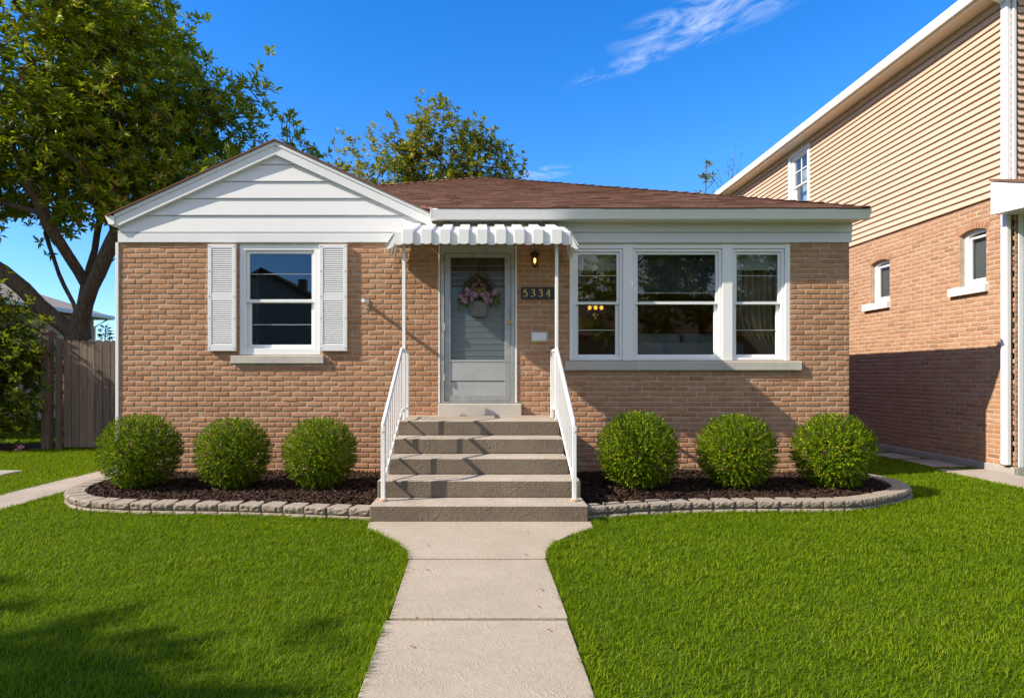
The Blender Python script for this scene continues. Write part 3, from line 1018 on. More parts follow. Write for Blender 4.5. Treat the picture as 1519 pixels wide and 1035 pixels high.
# white trim at both sides of the door frame
MB().box(0.450, 0.475, 1.045, 3.22, -0.02, 0.02).box(-0.612, -0.590, 1.045, 3.22, -0.02, 0.02).build('door_trim', m_white, house, bevel=0.003)
MB().box(-0.615, 0.535, 0.868, 1.038, -0.12, 0.085).build('threshold', m_stone, house, bevel=0.01)

# mail slot, plaque, lamp, bracket
ms = thing('mail_slot', 'white mail slot plate with brass lower edge on the brick beside the door', 'mail slot')
MB().ring(0.665, 0.902, 1.890, 2.035, 0.016, 0.008, 0.026).build('frame', m_alu, ms, bevel=0.003)
MB().box(0.682, 0.885, 1.907, 2.018, 0.008, 0.018).build('flap', m_vinyl, ms)
MB().box(0.672, 0.895, 1.884, 1.900, 0.0262, 0.034).build('lip', m_brass, ms, bevel=0.002)
hb = thing('hose_bib', 'small grey capped pipe end low on the brick right of the mail slot', 'pipe')
MB().tube([(0.93, 0.0, 1.775), (0.93, -0.05, 1.775)], 0.014, 10).tube([(0.925, -0.035, 1.775), (0.885, -0.035, 1.775)], 0.011, 8).build('spout', m_alu, hb, smooth=False)

pq = thing('house_number_plaque', 'black house number plaque with gold digits 5334', 'house number')
MB().box(0.530, 1.000, 2.480, 2.645, 0.007, 0.028).build('plate', m_dark, pq, bevel=0.006)
def catmull(p, n=7):
    p = [p[0]] + list(p) + [p[-1]]; out = []
    for i in range(1, len(p) - 2):
        for s in range(n):
            t = s / n
            out.append(tuple(0.5 * ((2 * p[i][k]) + (p[i + 1][k] - p[i - 1][k]) * t + (2 * p[i - 1][k] - 5 * p[i][k] + 4 * p[i + 1][k] - p[i + 2][k]) * t * t
                                    + (3 * p[i][k] - p[i - 1][k] - 3 * p[i + 1][k] + p[i + 2][k]) * t ** 3) for k in (0, 1)))
    out.append(p[-2]); return out
GL = {'5': [([(0.55, 1.0), (0.20, 0.97)], 0), ([(0.20, 0.99), (0.14, 0.56)], 0),
            ([(0.14, 0.56), (0.34, 0.64), (0.54, 0.52), (0.60, 0.30), (0.46, 0.06), (0.24, 0.0), (0.08, 0.08)], 1)],
      '3': [([(0.08, 0.84), (0.20, 0.97), (0.36, 1.0), (0.51, 0.90), (0.50, 0.72), (0.38, 0.58), (0.24, 0.54)], 1),
            ([(0.24, 0.54), (0.46, 0.50), (0.59, 0.32), (0.52, 0.09), (0.32, 0.0), (0.15, 0.02), (0.04, 0.12)], 1)],
      '4': [([(0.45, 1.0), (0.03, 0.30)], 0), ([(0.02, 0.29), (0.64, 0.29)], 0), ([(0.46, 1.0), (0.46, 0.0)], 0), ([(0.31, 0.01), (0.60, 0.01)], 0)]}
def digit(ch, x0, z0, h, par):
    b = MB()
    for si, (pts, curve) in enumerate(GL[ch]):
        pp = catmull(pts) if curve else pts
        pp = [(x0 + x * h * 0.92, z0 + z * h) for x, z in pp]
        n = len(b.v); dz = si * 0.0006
        for i, p in enumerate(pp):
            a = pp[max(i - 1, 0)]; c = pp[min(i + 1, len(pp) - 1)]
            ang = math.atan2(c[1] - a[1], c[0] - a[0])
            w = h * (0.055 + 0.085 * abs(math.sin(ang - 0.25)))
            nx, nz = -math.sin(ang) * w / 2, math.cos(ang) * w / 2
            for o in (0.0275, 0.032 + dz):
                b.v += [(p[0] + nx, -o, p[1] + nz), (p[0] - nx, -o, p[1] - nz)]
        for i in range(len(pp) - 1):
            q = n + i * 4
            b.f += [(q + 2, q + 6, q + 7, q + 3), (q, q + 2, q + 6, q + 4), (q + 1, q + 5, q + 7, q + 3)]
        q = n + (len(pp) - 1) * 4
        b.f += [(n, n + 1, n + 3, n + 2), (q, q + 2, q + 3, q + 1)]
    return b.build('digit', m_gold, par)
for i, ch in enumerate('5334'):
    digit(ch, 0.560 + i * 0.106, 2.515, 0.098, pq)

lm = thing('wall_lantern', 'small black wall lantern with lit bulb on the brick above the number plaque', 'wall lamp')
lx, lz, ly = 0.715, 3.02, -0.075
b = MB()
b.lathe([(0.0, 0), (0.035, 0), (0.035, 0.012), (0.0, 0.016)], seg=12)
b.v = [(lx + x, -0.004 - z, lz + 0.02 + y) for x, y, z in b.v]
b.tube([(lx, -0.012, lz + 0.03), (lx, ly, lz + 0.13), (lx, ly, lz + 0.10)], 0.007, 6)
b.build('bracket', m_dark, lm)
b = MB()
b.lathe([(0.070, 0.0), (0.064, 0.018), (0.030, 0.05), (0.012, 0.058), (0.010, 0.075), (0.0, 0.078)], (lx, ly, lz + 0.055), 6)
b.build('cap', m_dark, lm)
b = MB()
for i in range(6):
    t = i * math.pi / 3
    b.tube([(lx + 0.038 * math.cos(t), ly + 0.038 * math.sin(t), lz - 0.085), (lx + 0.050 * math.cos(t), ly + 0.050 * math.sin(t), lz + 0.056)], 0.0045, 5)
b.lathe([(0.0, -0.03), (0.012, -0.03), (0.044, -0.008), (0.044, 0.0), (0.0, 0.002)], (lx, ly, lz - 0.085), 6)
b.tube([(lx + 0.05, ly + 0.04, lz - 0.14), (lx + 0.05, ly + 0.04, lz - 0.06)], 0.005, 5)
b.build('cage', m_dark, lm)
MB().lathe([(0.0, -0.045), (0.012, -0.04), (0.020, -0.01), (0.016, 0.02), (0.0, 0.034)], (lx, ly, lz - 0.01), 10).build('bulb', mat_emit('lamp_bulb', (1.0, 0.58, 0.14), 1.6), lm, smooth=True)

fb = thing('flag_bracket', 'small grey pipe bracket jutting from the brick left of the awning post', 'bracket')
MB().box(-1.625, -1.570, 2.345, 2.475, 0.0, 0.022).build('plate', m_alu, fb, bevel=0.004)
MB().tube([(-1.597, -0.02, 2.41), (-1.597, -0.33, 2.425)], 0.026, 10).build('tube', m_white, fb)

# ================================================================== steps
stp = thing('concrete_steps', 'five grey-brown concrete entry steps with swirled risers', 'steps')
RH = 0.175
fr = [-2.63, -2.24, -1.85, -1.46, -1.07]
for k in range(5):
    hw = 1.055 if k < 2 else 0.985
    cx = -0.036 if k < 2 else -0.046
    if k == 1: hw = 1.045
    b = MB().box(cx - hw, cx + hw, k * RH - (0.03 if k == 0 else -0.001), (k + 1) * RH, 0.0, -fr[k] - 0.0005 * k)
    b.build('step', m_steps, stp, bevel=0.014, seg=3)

# ================================================================== railings
def rail_thing(x, sgn, label):
    r = thing('stair_railing', label, 'railing', group='white metal railings of the entry steps')
    yt, yb = -0.97, -2.405
    z_top, z_bot = 1.745, 0.93
    top = [(x, -0.30, z_top), (x, yt, z_top), (x, yb, z_bot)]
    tr = MB().tube([(x, -0.42, z_top), (x, yt - .02, z_top)], 0.021, 8)
    tr.tube([(x, yt, z_top + .004), (x, yb + 0.06, z_bot + 0.035), (x, yb + 0.01, z_bot - 0.01), (x, yb - 0.012, z_bot - 0.07)], [0.022, 0.023, 0.023, 0.018], 8)
    tr.build('top_rail', m_rail, r, smooth=True)
    zb0, zb1 = 1.00, 0.345
    br = MB().tube([(x, -0.42, zb0), (x, yt, zb0), (x, yb, zb1)], 0.013, 6)
    br.build('bottom_rail', m_rail, r)
    np1 = MB().box(x - .02, x + .02, RH + .0, z_bot - .01, -yb - .02, -yb + .02)
    np1.build('newel_post', m_rail, r, bevel=0.003)
    np2 = MB().box(x - .02, x + .02, 5 * RH, z_top - .005, 0.40, 0.44)
    np2.build('newel_post', m_rail, r, bevel=0.003)
    MB().lathe([(0.0, 0), (0.045, 0.0), (0.045, 0.012), (0.03, 0.02), (0.0, 0.02)], (x, yb, RH), 12).build('foot_plate', m_rust2, r)
    for i in range(3):
        y = -0.52 - i * 0.135
        MB().box(x - .008, x + .008, zb0, z_top, -y - .008, -y + .008).build('baluster', m_rail, r)
    nb = 9
    for i in range(nb):
        f = (i + 0.6) / (nb + 0.3); y = yt + (yb - yt) * f
        za = zb0 + (zb1 - zb0) * f; zc = z_top + (z_bot - z_top) * f
        MB().box(x - .008, x + .008, za, zc, -y - .008, -y + .008).build('baluster', m_rail, r)
    return r
m_rust2 = mat_plain('rusty_plate', (0.45, 0.30, 0.20), 0.8, var=0.5, nscale=40)
rail_thing(-0.995, -1, 'white metal railing on the left of the steps, by the shuttered window')
rail_thing(0.915, 1, 'white metal railing on the right of the steps, by the triple window')

# ================================================================== awning
aw = thing('door_awning', 'white ribbed metal awning with scalloped edge over the front door', 'awning')
AX0, AX1, AY = -1.085, 1.075, -1.00
ZB, ZF, ZV = 3.500, 3.180, 3.030             # back, front top, scallop bottom
NP = 19
pw = (AX1 - AX0) / NP
can = MB(); val = MB()
def pan(b, pts, th=0.004):
    pass
for i in range(NP):
    hi = (i % 2 == 1)
    a, c = AX0 + i * pw, AX0 + (i + 1) * pw
    dz = 0.028 if hi else 0.0; dy = 0.030 if hi else 0.0
    e = 0.004 if hi else 0
    a -= e; c += e
    n = len(can.v)
    for (yv, z) in ((-0.032, ZB + dz), (AY - dy + 0.004, ZF + dz)):
        can.v += [(a, yv, z), (c, yv, z), (c, yv, z - (0.034 if hi else 0.004)), (a, yv, z - (0.034 if hi else 0.004))]
    can.f += [(n, n + 1, n + 5, n + 4), (n + 3, n + 7, n + 6, n + 2), (n, n + 4, n + 7, n + 3), (n + 1, n + 2, n + 6, n + 5), (n, n + 3, n + 2, n + 1), (n + 4, n + 5, n + 6, n + 7)]
    # valance tongue with rounded end
    a += 0.0012; c -= 0.0012
    m = (a + c) / 2; hw = (c - a) / 2
    prof = [(a, ZF + dz)]
    zlow = ZV - (0.0 if hi else 0.006)
    prof2 = []
    for q in range(9):
        t = math.pi * q / 8
        prof2.append((m - hw * math.cos(t), zlow + 0.030 - 0.030 * math.sin(t) ** 0.7))
    poly = [(a, ZF + dz - .001)] + prof2 + [(c, ZF + dz - .001)]
    oo = -AY + dy
    val.prism(poly, oo - (0.034 if hi else 0.004), oo)
can.build('canopy', m_white, aw)
val.build('valance', m_white, aw)
# side wings: hanging strips that flare outward at the front
for sx_, X in ((-1, AX0), (1, AX1)):
    ns = 8; wg = MB()
    for i in range(ns):
        y0 = AY + (-0.05 - AY) * i / ns; y1 = AY + (-0.05 - AY) * (i + 1) / ns
        f0 = 1 - i / ns; out = 0.016 if i % 2 else 0.0
        zt0 = ZF + (ZB - ZF) * i / ns - .004; zt1 = ZF + (ZB - ZF) * (i + 1) / ns - .004
        fl = 0.098
        zb = ZV - 0.045 + (0.0 if i % 2 else 0.012)
        n = len(wg.v)
        for (off) in (0.0, 0.004):
            pts = [(X + sx_ * (out + off), y0, zt0), (X + sx_ * (out + off), y1, zt1)]
            low = []
            for q in range(5):
                t = q / 4
                yq = y1 + (y0 - y1) * t
                low.append((X + sx_ * (out + fl + off), yq, zb + 0.028 * (1 - math.sin(math.pi * t) ** 0.6)))
            wg.v += pts + low
        k = 7
        wg.f += [tuple(n + j for j in range(k)), tuple(n + k + j for j in reversed(range(k)))] + [(n + j, n + k + j, n + k + (j + 1) % k, n + (j + 1) % k) for j in range(k)]
    wg.prism([(X - sx_ * .002, ZF - .004), (X + sx_ * .10, ZV - .055), (X + sx_ * .055, ZV - .052), (X, ZV - .012)], -AY - .012, -AY - .006)
    wg.build('side_wing', m_white, aw)
for x in (-0.985, 0.925):
    pp = MB().box(x - .019, x + .019, 5 * RH, ZF - .004, 0.82, 0.858)
    po = pp.build('post', m_rail, aw, bevel=0.003)
fm = MB()
fm.box(-1.06, 1.05, ZF - .045, ZF - .012, 0.82, 0.85)
fm.tube([(-1.0, -0.83, ZF - .03), (-1.0, -0.03, ZB - .05)], 0.012, 6)
fm.tube([(0.94, -0.83, ZF - .03), (0.94, -0.03, ZB - .05)], 0.012, 6)
fm.build('frame', m_rail, aw)

# ================================================================== hanging basket
hbk = thing('hanging_flower_basket', 'grey pot of pink flowers with a wicker hoop hanging on the front door', 'flower basket')
bx, by = -0.052, -0.105
bz = 2.235
rb = random.Random(3)
MB().lathe([(0.0, 0.0), (0.095, 0.0), (0.105, 0.02), (0.150, 0.165), (0.163, 0.178), (0.163, 0.198), (0.145, 0.198), (0.140, 0.17), (0.0, 0.16)], (bx, by, bz), 24, 1, 0.5).build('pot', mat_plain('grey_pot', (0.13, 0.125, 0.13), 0.5, var=0.15), hbk, smooth=False, bevel=0.004)
b = MB()
for j in range(9):
    pts = []
    rr = 0.235 + rb.uniform(-0.03, 0.012); ph = rb.uniform(0, 6)
    for i in range(19):
        t = math.pi * (i / 18)
        pts.append((bx + rr * 0.93 * math.cos(t) + 0.010 * math.sin(5 * t + ph), by + 0.02 * math.sin(3 * t + ph * 2), bz + 0.26 + rr * 1.36 * math.sin(t) + 0.008 * math.cos(7 * t + ph)))
    b.tube(pts, 0.0055, 5)
b.build('hoop', mat_plain('wicker', (0.12, 0.095, 0.060), 0.8, var=0.4), hbk)
MB().tube([(bx, by + .02, bz + 0.57), (bx, by + .035, bz + 0.72), (bx, by + .085, bz + 0.79)], 0.006, 6).build('hanger', m_dark, hbk)
b = MB()
for (dx, dz, dx2, dz2) in ((-.02, .44, -.11, .37), (.02, .44, .09, .36), (0, .46, 0, .50)):
    b.tube([(bx + dx, by - .03, bz + dz), (bx + (dx + dx2) / 2, by - .04, bz + (dz + dz2) / 2 + .02), (bx + dx2, by - .03, bz + dz2)], [0.012, 0.02, 0.006], 5)
b.build('ribbon', mat_plain('rust_ribbon', (0.26, 0.09, 0.045), 0.7), hbk)
b = MB()
for s in (-1, 1):
    for (dx, dz) in ((.045, .33), (.06, .29)):
        pts = []
        for i in range(11):
            t = 2 * math.pi * i / 10
            pts.append((bx + s * dx + .042 * math.cos(t), by - .05, bz + dz + .034 * math.sin(t)))
        b.tube(pts, 0.013, 6)
b.build('bow', mat_plain('mustard_bow', (0.30, 0.20, 0.025), 0.7), hbk)
rng = np.random.default_rng(21)
n = 260
P = np.stack([bx + rng.uniform(-0.26, 0.26, n), by + rng.uniform(-0.08, 0.05, n), bz + 0.14 + rng.random(n) ** 0.8 * 0.20], 1)
P[:, 2] -= ((P[:, 0] - bx) / 0.26) ** 2 * 0.03
D = unit(rng, n) * 0.7 + np.stack([(P[:, 0] - bx) * 3, np.full(n, -0.5), np.full(n, 0.15)], 1)
leaf_mesh('foliage', P, D, unit(rng, n) + np.array([0, -.6, .8]), rng.uniform(.04, .085, n), rng.uniform(.02, .038, n),
          mat_leaf('basket_leaves', [(0.020, 0.045, 0.008), (0.05, 0.10, 0.012), (0.13, 0.16, 0.02)]), hbk)
n2 = 150
t2 = rng.uniform(0.2, math.pi - .2, n2); r2 = rng.uniform(.15, .245, n2)
P2 = np.stack([bx + r2 * np.cos(t2), by + rng.uniform(-.03, .03, n2), bz + .26 + r2 * 1.3 * np.sin(t2)], 1)
D2 = np.stack([-np.sin(t2), rng.normal(0, .5, n2), np.cos(t2)], 1) + rng.normal(0, .5, (n2, 3))
leaf_mesh('hoop_foliage', P2, D2, unit(rng, n2) + np.array([0, -.8, .3]), rng.uniform(.05, .09, n2), rng.uniform(.014, .024, n2),
          mat_leaf('hoop_greenery', [(0.020, 0.026, 0.012), (0.045, 0.050, 0.020), (0.08, 0.075, 0.03)], .7, .15), hbk)
m_pink = mat_leaf('pink_petals', [(0.34, 0.15, 0.27), (0.50, 0.28, 0.43), (0.58, 0.36, 0.40)], 0.6, 0.2, (0.5, 0.25, 0.4), 0.2)
for (fx_, fz_) in ((-.235, .27), (-.15, .345), (-.16, .285), (-.085, .295), (-.04, .28), (.055, .275), (.12, .28), (.075, .245), (.20, .295), (.215, .33), (-.175, .205), (-.10, .225), (.11, .215), (.155, .205), (-.20, .225)):
    m = 26
    c = np.array([bx + fx_, by - 0.085, bz + fz_])
    d = unit(rng, m); d[:, 1] = -np.abs(d[:, 1]) * 0.7
    leaf_mesh('flower', np.repeat(c[None], m, 0) + rng.normal(0, .006, (m, 3)), d, np.array([[0, -1.0, .2]]) + rng.normal(0, .4, (m, 3)),
              rng.uniform(.026, .044, m), rng.uniform(.020, .032, m), m_pink, hbk)

# ================================================================== things seen inside the windows
ch = thing('chandelier', 'small chandelier with three lit bulbs seen through the left pane of the triple window', 'chandelier')
MB().tube([(1.90, 1.9, 3.46), (1.90, 1.9, 2.60)], 0.008, 6).tube([(1.78, 1.9, 2.52), (1.84, 1.9, 2.60), (1.96, 1.9, 2.60), (2.02, 1.9, 2.52)], 0.012, 6).build('arm', m_dark, ch)
for x in (1.80, 1.90, 2.00):
    MB().lathe([(0.0, -0.035), (0.024, -0.022), (0.033, 0.0), (0.022, 0.03), (0.0, 0.04)], (x, 1.84, 2.56), 12).build('bulb', mat_emit('chandelier_bulb', (1.0, 0.43, 0.06), 1.4), ch, smooth=True)
pl = bpy.data.lights.new('chandelier_light', 'POINT'); pl.energy = 4; pl.color = (1.0, 0.55, 0.22); pl.shadow_soft_size = 0.05
plo = bpy.data.objects.new('chandelier_light', pl); link(plo, ch); plo.location = (1.90, 1.84, 2.42)
m_sofa = mat_plain('grey_sofa_fabric', (0.34, 0.33, 0.32), 0.9, var=0.15, nscale=4, bump=0.3, bscale=50)
sofa = thing('sofa', 'grey sofa with two back cushions behind the middle window pane', 'sofa')
MB().box(2.15, 3.90, 1.0, 1.42, -1.5, -0.62).build('base', m_sofa, sofa, bevel=0.04)
MB().box(2.15, 3.90, 1.0, 1.92, -0.80, -0.60).build('backrest', m_sofa, sofa, bevel=0.05)
for (a, c) in ((2.20, 3.02), (3.06, 3.86)):
    MB().box(a, c, 1.45, 2.06, -1.05, -0.82).build('cushion', m_sofa, sofa, bevel=0.07, seg=4)
m_shade = mat_plain('roller_shade_fabric', (0.50, 0.47, 0.40), 0.85, var=0.08)
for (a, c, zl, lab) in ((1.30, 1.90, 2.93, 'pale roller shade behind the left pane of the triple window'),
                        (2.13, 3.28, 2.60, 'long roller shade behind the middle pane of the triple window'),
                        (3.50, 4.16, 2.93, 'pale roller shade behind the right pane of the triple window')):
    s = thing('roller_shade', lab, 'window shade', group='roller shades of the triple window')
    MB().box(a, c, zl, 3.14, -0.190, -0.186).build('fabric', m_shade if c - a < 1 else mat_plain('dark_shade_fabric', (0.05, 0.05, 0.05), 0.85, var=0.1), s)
    MB().tube([(a, 0.19, 3.15), (c, 0.19, 3.15)], 0.022, 8).build('roller', m_shade, s)
    MB().box(a, c, zl - .018, zl, -0.196, -0.180).build('hem_bar', m_shade, s, bevel=0.003)
def curtain(x0, x1, z0, z1, y, mat, label, tie=None):
    b = MB(); n = 60; rows = 14
    for j in range(rows + 1):
        f = j / rows; z = z1 + (z0 - z1) * f
        sq = 1.0 if tie is None else 1 - 0.62 * math.exp(-((f - tie) / 0.16) ** 2)
        for i in range(n + 1):
            t = i / n
            b.v.append((x1 - (x1 - x0) * (1 - t) * sq if tie else x0 + (x1 - x0) * t, y + 0.035 * math.sin(t * 44 + 0.8 * math.sin(f * 3)), z))
    for j in range(rows):
        for i in range(n):
            a = j * (n + 1) + i
            b.f.append((a, a + 1, a + n + 2, a + n + 1))
    o = b.build('curtain', mat, None, smooth=True, fix=False)
    s = o.modifiers.new('thickness', 'SOLIDIFY'); s.thickness = 0.004
    return tag(o, label, 'curtain')
curtain(3.62, 4.25, 1.02, 3.20, 0.30, mat_plain('beige_curtain', (0.38, 0.27, 0.17), 0.9, var=0.15, nscale=3), 'beige gathered curtain tied back behind the right pane of the triple window', tie=0.72)
curtain(-3.55, -3.22, 1.02, 3.20, 0.30, mat_plain('dark_curtain', (0.06, 0.055, 0.05), 0.9), 'dark curtain hanging at the edge of the shuttered window')

# ================================================================== planting beds
BL = [(-1.10, -2.545), (-1.60, -2.47), (-2.14, -2.37), (-2.85, -2.30), (-3.56, -2.26), (-4.00, -2.18), (-4.35, -2.02), (-4.63, -1.74), (-4.80, -1.44), (-4.885, -1.10), (-4.92, -0.75), (-4.93, -0.40), (-4.93, -0.04)]
BR = [(1.04, -2.49), (1.55, -2.33), (2.14, -2.22), (2.85, -2.17), (3.45, -2.17), (3.95, -2.10), (4.41, -1.87), (4.78, -1.62), (5.02, -1.36), (5.16, -1.05), (5.22, -0.70), (5.16, -0.38), (5.10, -0.10)]
def resample(poly, step, off=0.0):
    P = [Vector((x, y, 0)) for x, y in poly]
    # smooth
    Q = [P[0]]
    for i in range(len(P) - 1):
        p0, p1, p2, p3 = P[max(i - 1, 0)], P[i], P[i + 1], P[min(i + 2, len(P) - 1)]
        for s in range(1, 13):
            t = s / 12
            Q.append(0.5 * ((2 * p1) + (p2 - p0) * t + (2 * p0 - 5 * p1 + 4 * p2 - p3) * t * t + (3 * p1 - p0 - 3 * p2 + p3) * t ** 3))
    L = [0]
    for a, b in zip(Q[:-1], Q[1:]): L.append(L[-1] + (b - a).length)
    out = []; d = off
    while d < L[-1]:
        for i in range(len(L) - 1):
            if L[i + 1] >= d: break
        f = (d - L[i]) / max(L[i + 1] - L[i], 1e-6)
        p = Q[i].lerp(Q[i + 1], f); tg = (Q[i + 1] - Q[i]).normalized()
        out.append((p, tg)); d += step
    return out, Q
BW, BH, BD = 0.232, 0.077, 0.195
def block_mesh(k, w):
    """one split-faced stone: outer face (at -y) rough, other faces flat, narrower at the back"""
    rg = np.random.default_rng(100 + k)
    b = MB(); nx, nz = 8, 4
    for j in range(nz + 1):
        for i in range(nx + 1):
            u = i / nx; vv = j / nz
            x = (u - 0.5) * w; z = vv * BH
            edge = min(u, 1 - u) * nx < 0.5 or min(vv, 1 - vv) * nz < 0.5
            y = 0.012 if edge else -0.002 + rg.normal(0, 0.0050)
            b.v.append((x + (0 if edge else rg.normal(0, .004)), y, z))
    for j in range(nz):
        for i in range(nx):
            a = j * (nx + 1) + i
            b.f.append((a, a + 1, a + nx + 2, a + nx + 1))
    n = len(b.v); nar = w * 0.36
    tl, trr = nz * (nx + 1), nz * (nx + 1) + nx
    b.v += [(-nar, BD, 0), (nar, BD, 0), (nar, BD, BH), (-nar, BD, BH)]
    b.f.append(tuple([*range(tl, trr + 1), n + 2, n + 3]))
    b.f.append(tuple([*reversed(range(0, nx + 1)), n, n + 1]))
    b.f.append((n + 1, n, n + 3, n + 2))
    b.f.append(tuple([*[j * (nx + 1) for j in range(nz + 1)], n + 3, n]))
    b.f.append(tuple([*reversed([j * (nx + 1) + nx for j in range(nz + 1)]), n + 1, n + 2]))
    return b
_bt = None
def border(poly, label, flip, seed):
    root = thing('stone_border', label, 'garden edging', group='low stone borders of the flower beds')
    rr = random.Random(seed)
    protos = []
    for c in range(2):
        pts, Q = resample(poly, BW, BW * (0.5 if c else 0.52 if False else 0.95) * 1.0 - (0 if c else BW * .5))
        if c == 0:
            p0, t0 = resample(poly, BW, 0.02 + BW * .25)[0][0]
        for i, (p, tg_) in enumerate(pts):
            # outward is -y side of the local frame
            ang = math.atan2(tg_.y, tg_.x) + (math.pi if flip else 0)
            k = rr.randrange(6)
            while len(protos) <= k: protos.append(None)
            if protos[k] is None:
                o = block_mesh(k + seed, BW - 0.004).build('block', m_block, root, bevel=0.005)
                protos[k] = o
            else:
                o = protos[k].copy(); link(o, root)
            o.location = (p.x, p.y, c * (BH + 0.003) - 0.034)
            o.rotation_euler = (rr.uniform(-.02, .02), rr.uniform(-.012, .012), ang + rr.uniform(-.03, .03))
            ins = 0.012 if c else 0.0
            nrm = Vector((-tg_.y, tg_.x, 0)) * (-1 if flip else 1)
            o.location += nrm * (ins + rr.uniform(-.006, .006))
    return root
border(BL, 'curved low border of stacked grey stones round the left flower bed', True, 1)
border(BR, 'curved low border of stacked grey stones round the right flower bed', False, 50)

m_mulch = mat_leaf('dark_mulch', [(0.012, 0.007, 0.005), (0.028, 0.014, 0.009), (0.055, 0.029, 0.018), (0.085, 0.050, 0.032)], 0.9, 0.0, spec=0.15)
def inside(poly, x, y):
    p = np.array(poly); n = len(p); r = np.zeros(len(x), bool); j = n - 1
    for i in range(n):
        xi, yi = p[i]; xj, yj = p[j]
        with np.errstate(divide='ignore', invalid='ignore'):
            c = ((yi > y) != (yj > y)) & (x < (xj - xi) * (y - yi) / (yj - yi) + xi)
        r ^= c; j = i
    return r
def mulch(poly, close, seed):
    rg = np.random.default_rng(seed)
    pl = poly + close
    # soil surface
    xs = [p[0] for p in pl]; ys_ = [p[1] for p in pl]
    st = 0.045
    gx = np.arange(min(xs) - .05, max(xs) + .05, st); gy = np.arange(min(ys_) - .02, max(ys_) + .02, st)
    X, Y = np.meshgrid(gx, gy)
    Z = 0.078 + rg.normal(0, 0.009, X.shape) + 0.02 * np.sin(X * 2.3 + seed) * np.cos(Y * 3.1)
    ok = inside(pl, X.ravel(), Y.ravel())
    nx = len(gx); idx = np.arange(X.size).reshape(X.shape)
    q = np.stack([idx[:-1, :-1], idx[:-1, 1:], idx[1:, 1:], idx[1:, :-1]], -1).reshape(-1, 4)
    q = q[ok[q].all(1)]
    V0 = np.stack([X.ravel(), Y.ravel(), Z.ravel()], 1)
    # chips
    n = 9000
    px = rg.uniform(min(xs), max(xs), n); py = rg.uniform(min(ys_), max(ys_), n)
    k = inside(pl, px, py); px, py = px[k], py[k]; n = len(px)
    th = rg.random(n) * 6.28; tilt = rg.normal(0, .35, n)
    L = rg.uniform(.012, .040, n); W = rg.uniform(.005, .013, n)
    d = np.stack([np.cos(th), np.sin(th), tilt], 1); s = np.stack([-np.sin(th), np.cos(th), rg.normal(0, .4, n)], 1)
    u = np.cross(d, s)
    c = np.stack([px, py, 0.088 + rg.random(n) * .022 + 0.02 * np.sin(px * 2.3 + seed) * np.cos(py * 3.1)], 1)
    T = 0.0035
    cs = [c + d * L[:, None] * a + s * W[:, None] * b + u * T * e for e in (-1, 1) for (a, b) in ((-1, -.6), (1, -1), (.8, 1), (-1, .9))]
    V1 = np.stack(cs, 1).reshape(-1, 3); o = len(V0) + np.arange(n)[:, None] * 8
    fs = np.concatenate([o + np.array(f) for f in ((4, 5, 6, 7), (0, 1, 5, 4), (1, 2, 6, 5), (2, 3, 7, 6), (3, 0, 4, 7))], 0)
    fa = np.concatenate([q, fs])
    ob = np_mesh('mulch', np.concatenate([V0, V1]), fa.ravel(), np.full(len(fa), 4), m_mulch)
    return tag(ob, kind='stuff')
CL = [(-4.95, 0.0), (-1.03, 0.0), (-1.03, -2.545)]; CR = [(5.06, 0.0), (0.95, 0.0), (0.95, -2.49)]
def inset(poly, flip, d=0.165):
    pts, Q = resample(poly, 0.15, 0.0)
    return [(p.x - t.y * d * s, p.y + t.x * d * s) for (p, t) in pts for s in ((-1,) if flip else (1,))]
mulch(inset(BL, True), [(-4.80, 0.0), (-1.03, 0.0), (-1.03, -2.36)], 1); mulch(inset(BR, False), [(5.00, 0.0), (0.95, 0.0), (0.95, -2.33)], 2)

